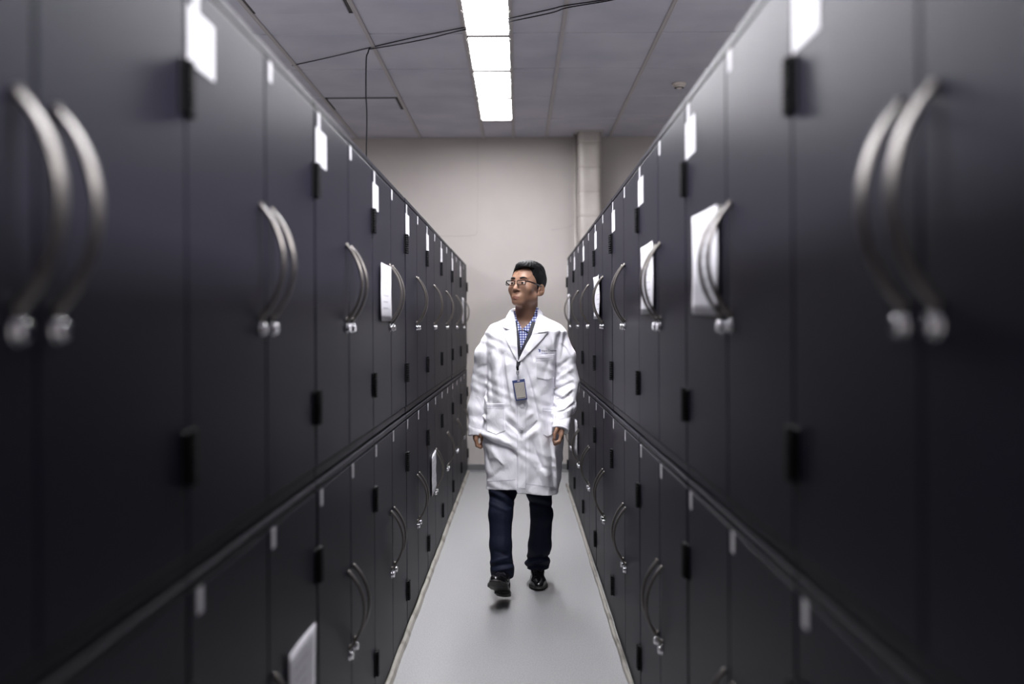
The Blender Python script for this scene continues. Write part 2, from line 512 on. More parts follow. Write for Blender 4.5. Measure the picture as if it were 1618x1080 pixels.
# ------------------------------------------------------------------ camera, world, view
cd = bpy.data.cameras.new('camera'); cam = bpy.data.objects.new('camera', cd); C.objects.link(cam)
cam.matrix_world = Matrix.Translation((0, 0, CAM_H)) @ Matrix.Rotation(PI / 2, 4, 'X') @ Matrix.Rotation(-ROLL, 4, 'Z')
cd.sensor_width = 36; cd.lens = FPX / 1618 * 36
cd.shift_x = -(VX - 809) / 1618; cd.shift_y = -(540 - VY) / 1618
cd.clip_start = .05
cd.dof.use_dof = True; cd.dof.focus_distance = 5.15; cd.dof.aperture_fstop = 1.5
bpy.context.scene.camera = cam
w = bpy.data.worlds.new('world'); bpy.context.scene.world = w; w.use_nodes = True
w.node_tree.nodes['Background'].inputs[0].default_value = (.0, .0, .0, 1)
vs = bpy.context.scene.view_settings
vs.view_transform = 'Standard'; vs.look = 'None'; vs.gamma = 1; vs.use_curve_mapping = False; vs.exposure = 1.1

# ================================================================== the man
def A3(v): return np.array([v[0], v[1], v[2]], dtype=np.float32)
def sphere(p, c, r): return np.sqrt((p[0] - c[0]) ** 2 + (p[1] - c[1]) ** 2 + (p[2] - c[2]) ** 2) - r
def ell(p, c, r):
    q = [(p[i] - c[i]) / r[i] for i in range(3)]
    k0 = np.sqrt(q[0] ** 2 + q[1] ** 2 + q[2] ** 2) + 1e-6
    k1 = np.sqrt((q[0] / r[0]) ** 2 + (q[1] / r[1]) ** 2 + (q[2] / r[2]) ** 2) + 1e-6
    return k0 * (k0 - 1) / k1
def cone(p, a, b, ra, rb):
    a = A3(a); b = A3(b); ba = b - a; L = float((ba ** 2).sum()) + 1e-12
    t = np.clip(((p[0] - a[0]) * ba[0] + (p[1] - a[1]) * ba[1] + (p[2] - a[2]) * ba[2]) / L, 0, 1)
    return np.sqrt((p[0] - a[0] - t * ba[0]) ** 2 + (p[1] - a[1] - t * ba[1]) ** 2 + (p[2] - a[2] - t * ba[2]) ** 2) - (ra + (rb - ra) * t)
def smin(a, b, k):
    h = np.clip(.5 + .5 * (b - a) / k, 0, 1)
    return b + (a - b) * h - k * h * (1 - h)
def smax(a, b, k): return -smin(-a, -b, k)
def chain(p, pts, rs, k):
    d = None
    for i in range(len(pts) - 1):
        c = cone(p, pts[i], pts[i + 1], rs[i], rs[i + 1])
        d = c if d is None else smin(d, c, k)
    return d

def surface_nets(D, ax):
    """iso-surface 0 of D on the rectilinear axes ax -> verts, quads"""
    X, Y, Z = ax
    ins = D < 0
    nx, ny, nz = D.shape
    c = ins.astype(np.int8)
    cnt = (c[:-1, :-1, :-1] + c[1:, :-1, :-1] + c[:-1, 1:, :-1] + c[1:, 1:, :-1] + c[:-1, :-1, 1:] + c[1:, :-1, 1:] + c[:-1, 1:, 1:] + c[1:, 1:, 1:])
    cells = np.argwhere((cnt > 0) & (cnt < 8))
    idx = -np.ones((nx - 1, ny - 1, nz - 1), dtype=np.int64)
    idx[cells[:, 0], cells[:, 1], cells[:, 2]] = np.arange(len(cells))
    acc = np.zeros((len(cells), 3)); num = np.zeros(len(cells))
    i, j, k = cells.T
    off = [(a, b, e) for a in (0, 1) for b in (0, 1) for e in (0, 1)]
    for o in off:
        for axis in range(3):
            if o[axis]: continue
            o2 = list(o); o2[axis] = 1
            d0 = D[i + o[0], j + o[1], k + o[2]]; d1 = D[i + o2[0], j + o2[1], k + o2[2]]
            m = (d0 < 0) != (d1 < 0)
            t = np.where(m, d0 / np.where(m, d0 - d1, 1), 0)
            q0 = np.stack([X[i + o[0]], Y[j + o[1]], Z[k + o[2]]], 1); q1 = np.stack([X[i + o2[0]], Y[j + o2[1]], Z[k + o2[2]]], 1)
            acc += np.where(m[:, None], q0 + (q1 - q0) * t[:, None], 0); num += m
    V = acc / num[:, None]
    quads = []
    for axis in range(3):
        a = [slice(None)] * 3; b = [slice(None)] * 3
        a[axis] = slice(0, -1); b[axis] = slice(1, None)
        s0, s1 = ins[tuple(a)], ins[tuple(b)]
        e = np.argwhere(s0 != s1)
        u, v = [(1, 2), (2, 0), (0, 1)][axis]
        e = e[(e[:, u] > 0) & (e[:, v] > 0) & (e[:, u] < D.shape[u] - 1) & (e[:, v] < D.shape[v] - 1)]
        def cell(du, dv):
            q = e.copy(); q[:, u] -= du; q[:, v] -= dv
            return idx[q[:, 0], q[:, 1], q[:, 2]]
        q = np.stack([cell(0, 0), cell(1, 0), cell(1, 1), cell(0, 1)], 1)
        flip = s0[e[:, 0], e[:, 1], e[:, 2]]
        q[~flip] = q[~flip][:, ::-1]
        quads.append(q[:, ::-1])
    Q = np.concatenate(quads)
    return V, Q[:, ::-1]

def grid_of(ax):
    return np.meshgrid(ax[0].astype(np.float32), ax[1].astype(np.float32), ax[2].astype(np.float32), indexing='ij')

def mesh_from(name, V, Q, mats, parent=None, smooth=True, relax=1):
    me = bpy.data.meshes.new(name)
    if relax:
        for _ in range(relax):
            n = len(V); s = np.zeros_like(V); c = np.zeros(n)
            for a, b in ((0, 1), (1, 2), (2, 3), (3, 0)):
                for x, y in ((a, b), (b, a)):
                    np.add.at(s, Q[:, x], V[Q[:, y]]); np.add.at(c, Q[:, x], 1)
            V = V * .5 + .5 * s / np.maximum(c, 1)[:, None]
    me.from_pydata(V.tolist(), [], Q.tolist()); me.update()
    for m in (mats if isinstance(mats, (list, tuple)) else [mats]): me.materials.append(m)
    if smooth: me.polygons.foreach_set('use_smooth', [True] * len(me.polygons))
    return link(name, me, parent)

def sdf_mesh(name, f, lo, hi, h, mats, parent=None, relax=1, disp=None, band=.03):
    ax = [np.arange(lo[i], hi[i] + h, h) for i in range(3)]
    p = grid_of(ax)
    D = f(p).astype(np.float32)
    if disp is not None:
        m = np.abs(D) < band
        D[m] = D[m] - disp([q[m] for q in p])
    V, Q = surface_nets(D, ax)
    return mesh_from(name, V, Q, mats, parent, relax=relax)

# ------------------------------------------------ materials of the man
M['skin'] = mat('tan_skin', (.5, .3, .2), .46, 0, .38)
noise_color(M['skin'], (.27, .145, .092), (.35, .198, .135), 18, 5, .3, .7)
M['skin'].node_tree.nodes['Principled BSDF'].inputs['Subsurface Weight'].default_value = .08
M['skin'].node_tree.nodes['Principled BSDF'].inputs['Subsurface Radius'].default_value = (.012, .005, .003)
M['lip'] = mat('lip', (.19, .080, .060), .6, 0, .25)
M['nail'] = mat('nail', (.62, .40, .33), .3)
M['hair'] = mat('black_hair', (.006, .0055, .006), .6, 0, .18)
bump(M['hair'], 260, .8, .0015, 4, (1, .15, .6))
M['eye_white'] = mat('eye_white', (.30, .27, .25), .3)
M['iris'] = mat('dark_iris', (.015, .009, .007), .1)
M['coat'] = mat('white_cotton', (.90, .89, .94), .7, 0, .2)
bump(M['coat'], 16, .38, .014, 3, (1.5, 1, .7))
M['coat'].node_tree.nodes['Noise Texture'].inputs['Distortion'].default_value = .8
M['coat_line'] = mat('coat_stitching', (.50, .49, .56), .8)
M['button'] = mat('coat_button', (.70, .69, .74), .3)
M['navy'] = mat('navy_cloth', (.0055, .0078, .022), .72, 0, .2)
bump(M['navy'], 45, .35, .005, 4)
M['shoe'] = mat('black_polished_leather', (.006, .006, .007), .16, 0, .6)
M['sole'] = mat('dark_rubber_sole', (.012, .010, .011), .55)
M['lanyard'] = mat('dark_navy_strap', (.008, .007, .017), .6)
M['holder'] = mat('navy_badge_holder', (.03, .05, .16), .35)
M['card'] = mat('badge_card', (.42, .39, .35), .4)
M['card_ink'] = mat('badge_print', (.12, .11, .11), .5)
M['glass_frame'] = mat('dark_spectacle_frame', (.008, .008, .010), .25)
M['logo_blue'] = mat('logo_blue', (.03, .06, .28), .6)
M['logo_ink'] = mat('logo_ink', (.03, .03, .06), .6)
g = bpy.data.materials.new('spectacle_lens'); g.use_nodes = True
n, l = g.node_tree.nodes, g.node_tree.links
n.clear(); tr = n.new('ShaderNodeBsdfTransparent'); gl = n.new('ShaderNodeBsdfGlossy'); mx = n.new('ShaderNodeMixShader'); fr = n.new('ShaderNodeFresnel'); o = n.new('ShaderNodeOutputMaterial')
gl.inputs['Roughness'].default_value = .03; fr.inputs['IOR'].default_value = 1.45
l.new(fr.outputs[0], mx.inputs[0]); l.new(tr.outputs[0], mx.inputs[1]); l.new(gl.outputs[0], mx.inputs[2]); l.new(mx.outputs[0], o.inputs[0])
M['lens'] = g
# gingham
g = mat('blue_gingham', (.8, .8, .85), .8); M['gingham'] = g
n, l, b = nodes(g)
tc = n.new('ShaderNodeTexCoord'); sp = n.new('ShaderNodeSeparateXYZ'); l.new(tc.outputs['Object'], sp.inputs[0])
fac = []
for axn in ('X', 'Z'):
    a = n.new('ShaderNodeMath'); a.operation = 'MULTIPLY'; a.inputs[1].default_value = 1 / .0125; l.new(sp.outputs[axn], a.inputs[0])
    f = n.new('ShaderNodeMath'); f.operation = 'FRACT'; l.new(a.outputs[0], f.inputs[0])
    c = n.new('ShaderNodeMath'); c.operation = 'GREATER_THAN'; c.inputs[1].default_value = .5; l.new(f.outputs[0], c.inputs[0]); fac.append(c)
ad = n.new('ShaderNodeMath'); ad.operation = 'ADD'; l.new(fac[0].outputs[0], ad.inputs[0]); l.new(fac[1].outputs[0], ad.inputs[1])
hv = n.new('ShaderNodeMath'); hv.operation = 'MULTIPLY'; hv.inputs[1].default_value = .5; l.new(ad.outputs[0], hv.inputs[0])
cr = n.new('ShaderNodeValToRGB'); cr.color_ramp.elements[0].color = (.80, .80, .86, 1); cr.color_ramp.elements[1].color = (.015, .025, .16, 1)
e = cr.color_ramp.elements.new(.5); e.color = (.14, .18, .42, 1)
l.new(hv.outputs[0], cr.inputs[0]); l.new(cr.outputs[0], b.inputs['Base Color'])

# ------------------------------------------------ torso / coat
def interp(z, tab, col):
    zs = [t[0] for t in tab]; return np.interp(z, zs, [t[col] for t in tab]).astype(np.float32)
D0 = 5.2
def row(py, xa, xb, cy, b):
    a, c = P(xa, py, D0), P(xb, py, D0)
    return (a.z, (a.x + c.x) / 2, (c.x - a.x) / 2, D0 + cy, b)
TORSO = sorted([
    row(484, 826, 838, .02, .03), row(493, 815, 849, .02, .062), row(500, 803, 861, .015, .080), row(507, 789, 875, .01, .094), row(514, 778, 887, .005, .106), row(524, 771, 893, .0, .118),
    row(545, 769, 887, -.005, .130), row(575, 769, 881, -.008, .136), row(610, 768, 879, -.006, .136), row(640, 766, 880, -.002, .138),
    row(670, 763, 885, .0, .142), row(690, 760.5, 889, .0, .146), row(720, 763.5, 888.5, .0, .150), row(745, 766, 885.5, .0, .152), row(775, 769, 881, .0, .152), row(800, 769, 881, .0, .152)])
def torso(p, grow=0.0):
    z = p[2]
    cx, a, cy, b = (interp(z, TORSO, i) for i in (1, 2, 3, 4))
    a = a + grow; b = b + grow
    q = ((np.abs(p[0] - cx) / a) ** 2.35 + (np.abs(p[1] - cy) / b) ** 2.35) ** (1 / 2.35)
    return (q - 1) * np.minimum(a, b) * .85
# arms: image-left arm swings back, image-right arm swings forward
ARM_L = [P(784, 528, 5.21), P(768, 560, 5.23), P(761, 606, 5.27), P(754, 645, 5.27), P(752, 688, 5.25)]
RAD_L = [.054, .058, .053, .046, .039]
ARM_R = [P(879, 529, 5.20), P(891, 562, 5.20), P(898, 602, 5.20), P(894, 640, 5.13), P(885.5, 680, 5.04)]
RAD_R = [.055, .058, .056, .053, .042]
def sleeve(p, pts, rs):
    d = chain(p, pts, rs, .02)
    e = (pts[-1] - pts[-2]).normalized(); q = pts[-1]
    cut = (p[0] - q.x) * e.x + (p[1] - q.y) * e.y + (p[2] - q.z) * e.z
    return np.maximum(d, cut)
def hem_z(x):
    # lower edge of the coat across its width
    xs = [P(v, 770, D0).x for v in (760, 769, 790, 815.5, 817.5, 835, 856, 879, 890)]
    zs = [P(820, v, D0).z for v in (770, 769.5, 767.5, 766.5, 772, 773, 776, 779, 777)]
    return np.interp(x, xs, zs).astype(np.float32)
VPOLY = [(806, 462), (856, 462), (851, 489), (846, 508), (839, 530), (822, 565), (818.2, 568), (816, 552), (814.5, 530), (810.5, 489)]
def in_poly(x, z, poly):
    inside = np.zeros(x.shape, bool); n_ = len(poly)
    for i in range(n_):
        x1, z1 = poly[i]; x2, z2 = poly[(i + 1) % n_]
        c = ((z1 > z) != (z2 > z)) & (x < (x2 - x1) * (z - z1) / (z2 - z1 + 1e-12) + x1)
        inside ^= c
    return inside
def to_px(p):
    """photo pixel of each point (used only to lay out folds and seams of the cloth)"""
    ux = p[0] * FPX / D0; uy = (CAM_H - p[2]) * FPX / D0
    return VX + ux + ROLL * uy, VY + uy - ROLL * ux
def coat_base(p):
    d = torso(p)
    d = smin(d, sleeve(p, ARM_L, RAD_L), .016)
    d = smin(d, sleeve(p, ARM_R, RAD_R), .016)
    return d
# folds: (x1, y1, x2, y2, width px, height m)   + ridge, - valley
FOLDS = [
    (828, 570, 840, 610, 4.5, -.012), (840, 610, 851, 658, 4.5, -.011), (821, 572, 836, 622, 7, .008),
    (846, 600, 862, 680, 9, .008),
    (783, 556, 790, 630, 7, .010), (792, 560, 800, 640, 4.5, -.010), (774, 560, 780, 640, 4, -.007), (802, 575, 811, 640, 5, .007),
    (824, 681, 800, 660, 4, -.010), (824, 681, 846, 664, 4, -.010), (800, 678, 822, 690, 4, .007), (826, 690, 850, 672, 5, .007),
    (803, 650, 822, 668, 4, .006), (826, 660, 843, 646, 4, .006),
    (760, 688, 787, 696, 3.2, -.020), (787, 696, 803, 699, 3.0, -.020), (803, 699, 816, 711, 3.2, -.020),
    (762, 681, 790, 688, 5, .012), (790, 689, 812, 700, 5, .011), (816, 711, 817, 760, 3, -.010),
    (768, 706, 776, 735, 5, -.009), (776, 703, 795, 730, 5, .008), (795, 735, 770, 755, 6, -.006),
    (842, 690, 856, 732, 4.5, -.012), (850, 680, 866, 742, 4.5, .011), (856, 732, 868, 764, 5, .010), (845, 735, 862, 772, 5, -.009),
    (836, 695, 832, 760, 5, .006), (868, 690, 874, 770, 4, -.010), (876, 700, 879, 765, 3, .007),
    (826, 712, 846, 730, 5, .005), (862, 640, 868, 700, 4.5, -.008),
    # chest and shoulders
    (858, 545, 872, 560, 4, -.005), (786, 520, 800, 545, 6, .004), (868, 520, 873, 545, 4, -.006), (869, 560, 858, 590, 5, -.006),
    # image-right sleeve
    (879, 530, 874, 640, 2.4, -.012), (884, 525, 880, 560, 3, -.009), (889, 522, 886, 545, 2.5, .007), (893, 530, 886, 566, 3, -.009),
    (884, 578, 898, 566, 3, -.009), (880, 598, 903, 581, 3.2, .009), (877, 612, 897, 603, 3.2, -.014), (880, 622, 906, 611, 3.5, .011),
    (876, 622, 890, 630, 3, -.011), (878, 640, 902, 625, 3.5, -.012), (876, 650, 905, 640, 4, .010), (880, 660, 900, 655, 3, -.009),
    (898, 590, 912, 600, 3, -.006), (906, 630, 899, 668, 3, -.007), (876, 634, 882, 642, 3, .006),
    # image-left sleeve
    (768, 530, 770, 632, 2.4, -.010), (763, 535, 756, 575, 4, .006), (757, 560, 750, 610, 4, -.007), (748, 622, 765, 650, 3.5, -.014),
    (752, 612, 768, 632, 3.5, .009), (746, 645, 762, 666, 3, -.012), (750, 638, 766, 660, 3, .010), (746, 600, 764, 590, 4, .006), (748, 585, 768, 575, 4, -.007),
]
STEPS = [   # folds with a sharp lower lip: points, rise above / width, drop below / width
    ([(758, 686), (772, 692.5), (787, 697), (801, 699.5), (809, 704), (817.5, 713)], .016, 7, -.013, 4.5),
    ([(876, 613), (889, 607.5), (904, 600)], .011, 5, -.011, 4), ([(878, 629), (891, 624), (903, 614)], .009, 4, -.010, 3.5),
    ([(875, 648), (890, 643), (906, 632)], .009, 4, -.010, 4), ([(746, 618), (756, 636), (767, 652)], .009, 5, -.012, 4),
    ([(745, 646), (756, 661), (766, 668)], .008, 4, -.009, 3), ([(841, 690), (848, 711), (858, 733)], .007, 7, -.008, 6),
    ([(826, 682), (838, 671), (848, 660)], .006, 4, -.007, 3), ([(822, 684), (811, 672), (800, 662)], .006, 4, -.007, 3),
    ([(772, 722), (784, 719), (797, 731)], .005, 4, -.006, 3), ([(829, 572), (838, 600), (846, 634), (852, 662)], .006, 7, -.006, 6),
    ([(797, 556), (800, 590), (808, 640)], .006, 6, -.006, 5), ([(884, 541), (894, 549), (903, 566)], .006, 4, -.007, 3.5),
    ([(751, 585), (760, 577), (770, 575)], .006, 4, -.006, 3)]
def step_disp(px, py):
    out = np.zeros_like(px)
    for pts, au, wu, ad, wd in STEPS:
        xs = [q[0] for q in pts]; ys = [q[1] for q in pts]; W3 = 3 * max(wu, wd)
        m = (px > min(xs) - 5) & (px < max(xs) + 5) & (py > min(ys) - W3) & (py < max(ys) + W3)
        if not m.any(): continue
        X, Y = px[m], py[m]; best = np.full(X.shape, 1e9, np.float32); sg = np.ones_like(X); tt = np.zeros_like(X); n_ = len(pts) - 1
        for i in range(n_):
            (x1, y1), (x2, y2) = pts[i], pts[i + 1]; bx, by = x2 - x1, y2 - y1
            t = np.clip(((X - x1) * bx + (Y - y1) * by) / (bx * bx + by * by), 0, 1)
            d_ = np.hypot(X - x1 - t * bx, Y - y1 - t * by); cr_ = bx * (Y - y1) - by * (X - x1)
            w_ = d_ < best
            best = np.where(w_, d_, best); sg = np.where(w_, np.sign(cr_), sg); tt = np.where(w_, (i + t) / n_, tt)
        env = np.sin(np.pi * np.clip(tt * .92 + .04, 0, 1)) ** .6
        end = (tt > 0) & (tt < 1)
        k_ = .5 - .5 * np.tanh(best * sg / 1.1)
        s_ = k_ * au * np.exp(-(best / wu) ** 1.2) + (1 - k_) * ad * np.exp(-(best / wd) ** 1.2)
        out[m] += np.where(end, s_ * env, 0)
    return out
def coat_disp(p):
    px, py = to_px(p)
    out = np.zeros_like(p[0])
    front = np.clip((D0 + .03 - p[1]) / .06, 0, 1)
    for x1, y1, x2, y2, w_, a in FOLDS:
        x1, x2 = float(x1), float(x2)
        bx, by = x2 - x1, y2 - y1; L = math.hypot(bx, by)
        m = (px > min(x1, x2) - 3 * w_) & (px < max(x1, x2) + 3 * w_) & (py > min(y1, y2) - 3 * w_) & (py < max(y1, y2) + 3 * w_)
        if not m.any(): continue
        X, Y = px[m] - x1, py[m] - y1
        t = np.clip((X * bx + Y * by) / (L * L), 0, 1)
        s = np.sqrt((X - t * bx) ** 2 + (Y - t * by) ** 2)
        taper = .45 + .55 * np.sin(np.pi * np.clip(t * .9 + .05, 0, 1))
        prof = np.exp(-(s / w_) ** 2) if a > 0 else np.exp(-(s / (w_ * .9)) ** 1.35)
        out[m] += .82 * a * taper * prof * front[m]
    out += step_disp(px, py) * front
    # broad vertical drape of the skirt, all round
    th = np.arctan2(p[0] - .02, p[1] - D0)
    sk = np.clip((1.0 - p[2]) / .45, 0, 1)
    out += sk * .006 * np.sin(7 * th + 1.3 + 3 * p[2]) * np.where(p[1] > D0, 1, .5)
    out = np.clip(out, -.018, .022)
    out += .0022 * np.sin(p[0] * 61 + p[2] * 37 + 2 * np.sin(p[2] * 25 + p[0] * 11)) * np.sin(p[2] * 53 - p[0] * 23)
    return out
def coat_full(p):
    base = coat_base(p)
    d = base
    m = np.abs(base) < .04
    d = base.copy(); d[m] -= coat_disp([q[m] for q in p])
    inner = np.maximum(d + .012, p[2] - .95)
    d = np.maximum(d, -inner)
    d = np.maximum(d, np.where(p[2] < .75, hem_z(p[0]) - p[2], -1))
    px, py = to_px(p)
    v = in_poly(px, py, VPOLY) & (p[1] < D0 + .01)
    d = np.where(v, np.maximum(d, .006), d)
    # neck hole
    nk = np.sqrt(((p[0] - .043) / .068) ** 2 + ((p[1] - D0 - .01) / .072) ** 2) - 1
    d = np.maximum(d, np.where(p[2] > 1.40, -nk * .06, -1))
    return d

man = None
def cast(px, py, f, off=0.0, d0=4.85, d1=5.35, n=160):
    """distance at which the sight line first meets f = off (for laying cloth details on the coat)"""
    ds = np.linspace(d0, d1, n)
    q = [P(px, py, float(d)) for d in ds]
    arr = [np.array([v[i] for v in q], dtype=np.float32) for i in range(3)]
    v = f(arr) - off
    k = np.argmax(v < 0)
    if k == 0: return None
    t = v[k - 1] / (v[k - 1] - v[k])
    return float(ds[k - 1] + (ds[k] - ds[k - 1]) * t)
def skin_f(p):            # the coat's outer face without its opening, for draping
    b = coat_base(p); return b - coat_disp(p)
def cast_many(pxs, pys, f, off, d0=4.8, d1=5.4, n=130):
    pxs = np.asarray(pxs); pys = np.asarray(pys)
    ds = np.linspace(d0, d1, n)
    dx, dy = pxs - VX, pys - VY
    ux, uy = (dx - ROLL * dy) / FPX, (dy + ROLL * dx) / FPX
    X = (ux[:, None] * ds[None]).astype(np.float32); Z = (CAM_H - uy[:, None] * ds[None]).astype(np.float32); Y = np.broadcast_to(ds[None], X.shape).astype(np.float32).copy()
    v = f([X.ravel(), Y.ravel(), Z.ravel()]).reshape(X.shape) - off
    k = np.argmax(v < 0, axis=1)
    k = np.where(k == 0, n - 1, k)
    r = np.arange(len(pxs)); v0, v1 = v[r, k - 1], v[r, k]
    t = np.clip(v0 / (v0 - v1 + 1e-9), 0, 1)
    a_, b_ = ds[k - 1].copy(), ds[k].copy()
    for _ in range(7):
        c_ = (a_ + b_) / 2
        w_ = f([(ux * c_).astype(np.float32), c_.astype(np.float32), (CAM_H - uy * c_).astype(np.float32)]) - off
        a_ = np.where(w_ > 0, c_, a_); b_ = np.where(w_ > 0, b_, c_)
    d = (a_ + b_) / 2
    return [Vector((float(a * q), float(q), float(CAM_H - b * q))) for a, b, q in zip(ux, uy, d)]

def drape(name, poly, off, m, parent, thick=.0025, f=None, cell=1.6, lift=None):
    """a cloth panel with the given outline, laid on the coat at its own small thickness"""
    f = f or skin_f
    bm = bmesh.new()
    vs_ = [bm.verts.new((x, 0, y)) for x, y in poly]
    fc = bm.faces.new(vs_)
    # knife the face along a fine grid
    x0, x1 = min(p_[0] for p_ in poly), max(p_[0] for p_ in poly); y0, y1 = min(p_[1] for p_ in poly), max(p_[1] for p_ in poly)
    x = x0 + cell
    while x < x1:
        bmesh.ops.bisect_plane(bm, geom=bm.verts[:] + bm.edges[:] + bm.faces[:], plane_co=(x, 0, 0), plane_no=(1, 0, 0)); x += cell
    y = y0 + cell
    while y < y1:
        bmesh.ops.bisect_plane(bm, geom=bm.verts[:] + bm.edges[:] + bm.faces[:], plane_co=(0, 0, y), plane_no=(0, 0, 1)); y += cell
    bmesh.ops.triangulate(bm, faces=[q for q in bm.faces if len(q.verts) > 4])
    pts = cast_many([v.co.x for v in bm.verts], [v.co.z for v in bm.verts], f, off)
    if lift:
        for v, q in zip(bm.verts, pts): q.y -= lift(v.co.x, v.co.z)
    for v, q in zip(list(bm.verts), pts): v.co = q
    bmesh.ops.recalc_face_normals(bm, faces=bm.faces)
    for q in bm.faces: q.smooth = True
    if sum(q.normal.y * q.calc_area() for q in bm.faces) > 0: bmesh.ops.reverse_faces(bm, faces=bm.faces[:])
    me = bpy.data.meshes.new(name); bm.to_mesh(me); bm.free(); me.materials.append(m)
    o = link(name, me, parent)
    so = o.modifiers.new('thick', 'SOLIDIFY'); so.thickness = thick; so.offset = -1
    return o
def seam(bm, pts, off=.0005, r=.0009, f=None):
    q = spline([(a, b, 0) for a, b in pts], 6)
    w3 = cast_many([v.x for v in q], [v.y for v in q], f or skin_f, off)
    sweep(bm, w3, circ(r, 5))

# ------------------------------------------------ head frame
YAW, PITCH = math.radians(-33), math.radians(-11)
HEAD_C = P(832.5, 451.5, 5.17)
HM = Matrix.Translation(HEAD_C) @ Matrix.Rotation(YAW, 4, 'Z') @ Matrix.Rotation(PITCH, 4, 'X')
HI = HM.inverted()
def to_head(p):
    return [HI[i][0] * p[0] + HI[i][1] * p[1] + HI[i][2] * p[2] + HI[i][3] for i in range(3)]
def head_f(q):
    ax_ = [np.abs(q[0]), q[1], q[2]]            # mirrored halves
    d = ell(q, (0, .014, .034), (.078, .096, .080))
    d = smin(d, ell(q, (0, -.030, .000), (.066, .063, .085)), .02)
    d = smin(d, ell(q, (0, -.026, -.060), (.063, .064, .053)), .02)
    d = smin(d, sphere(ax_, (.048, -.006, -.064), .021), .03)
    d = smin(d, ell(q, (0, -.070, -.101), (.031, .022, .019)), .022)
    d = smin(d, ell(ax_, (.043, -.060, -.030), (.025, .024, .026)), .022)
    d = smin(d, ell(ax_, (.027, -.079, .022), (.021, .011, .008)), .016)
    d = smin(d, ell(q, (0, -.080, -.078), (.026, .018, .020)), .016)
    # eye sockets and lids
    d = smax(d, -sphere(ax_, (.031, -.1055, -.004), .0155), .012)
    e = sphere(ax_, (.031, -.0765, -.005), .0150)
    slit = .0029 - np.abs(q[2] + .0052)
    d = smin(d, np.maximum(e, slit), .003)
    # nose
    d = smin(d, cone(q, (0, -.083, .004), (0, -.104, -.036), .0075, .0110), .012)
    d = smin(d, ell(q, (0, -.1045, -.040), (.0115, .0100, .0085)), .006)
    d = smin(d, ell(ax_, (.0138, -.0945, -.0430), (.0072, .0095, .0064)), .005)
    d = smax(d, -ell(ax_, (.0075, -.1025, -.0500), (.0042, .0055, .0035)), .003)
    # lips
    d = smin(d, cone(ax_, (0, -.0980, -.0785), (.023, -.0885, -.0798), .0042, .0022), .005)
    d = smin(d, cone(ax_, (0, -.0970, -.0880), (.020, -.0895, -.0838), .0052, .0024), .005)
    d = smax(d, -cone(ax_, (0, -.1030, -.0830), (.026, -.0912, -.0815), .0020, .0014), .002)
    d = smax(d, -ell(q, (0, -.1005, -.0965), (.014, .005, .0030)), .006)
    # ears
    ex = ax_[0] - .40 * (q[1] - .004) - .10 * (q[2] + .02)
    eq = [ex, q[1], q[2] + .20 * (q[1] - .010)]
    er = ell(eq, (.0790, .014, -.020), (.0068, .0185, .0305))
    er = smin(er, ell(eq, (.0785, .006, -.046), (.0062, .009, .010)), .006)
    er = smax(er, -ell(eq, (.0860, .015, -.013), (.0062, .0115, .0185)), .003)
    er = smax(er, -ell(eq, (.0850, .008, -.026), (.0080, .0065, .0085)), .003)
    er = smin(er, cone(eq, (.0830, .012, .002), (.0815, .014, -.034), .0020, .0022), .002)
    er = smin(er, ell(eq, (.0830, -.002, -.022), (.0035, .0035, .0065)), .003)
    d = smin(d, er, .006)
    return d
def hand_f(p, W, e, sgn, twist=0.0):
    """relaxed, half-closed hand hanging from wrist W; sgn=+1: palm towards -x"""
    p = [(p[i] - W[i]) / .90 + W[i] for i in range(3)]
    e = Vector(e).normalized(); fwd = Vector((0, -1, 0)); fwd = (fwd - e * fwd.dot(e)).normalized(); side = e.cross(fwd)
    if side.x * sgn < 0: side = -side
    ct_, st_ = math.cos(twist), math.sin(twist)
    side, fwd = side * ct_ + fwd * st_, fwd * ct_ - side * st_
    def L(a, b, c): return W + side * a + fwd * b - e * c     # a: towards back of hand, b: thumb side, c: up the arm (negative = down)
    d = cone(p, L(0, 0, .07), L(0, .0, .0), .026, .024)
    fingers = [(.030, .0, 1.0, .0098), (.010, -.002, 1.06, .0100), (-.011, .0, 1.0, .0095), (-.030, .004, .84, .0083)]
    for b, up, s, r in fingers:
        mcp = L(.006, b, -.070 - .0 + up * 1)
        d = smin(d, cone(p, L(-.001, b * .55, -.012), mcp, .0175, .0125), .012)
    d = smin(d, cone(p, L(-.010, .012, -.022), L(-.012, .018, -.052), .014, .012), .012)
    for i, (b, up, s, r) in enumerate(fingers):
        m0 = L(.005, b, -.070 + up); pip = L(-.001 - .002 * i, b * 1.02, -.070 - .036 * s)
        dip = L(-.022 - .002 * i, b * 1.0, -.077 - .040 * s); tip = L(-.036, b * .97, -.067 - .030 * s)
        fg = chain(p, [m0, pip, dip, tip], [.0115, r, r * .93, r * .82], .003)
        d = smin(d, fg, .0035)
    th = chain(p, [L(-.006, .022, -.016), L(-.022, .040, -.042), L(-.031, .044, -.070), L(-.029, .041, -.094)], [.015, .0118, .0100, .0085], .006)
    d = smin(d, th, .005)
    return d * .90
WR_R = ARM_R[-1] - (ARM_R[-1] - ARM_R[-2]).normalized() * .040
WR_L = ARM_L[-1] - (ARM_L[-1] - ARM_L[-2]).normalized() * .046
E_R = Vector((-.14, -.34, -1)); E_L = Vector((.0, -.03, -1))
LEG_F = [P(797, 735, 5.19), P(795, 772, 5.16), P(791, 812, 5.10), P(791, 860, 5.06), P(793.5, 897, 5.035), P(794, 906, 5.035)]
RLEG_F = [.086, .0705, .0600, .0545, .0560, .0570]
LEG_B = [P(851, 738, 5.21), P(851.5, 772, 5.23), P(856, 812, 5.26), P(853, 860, 5.33), P(849.5, 886, 5.385), P(849.5, 893, 5.39)]
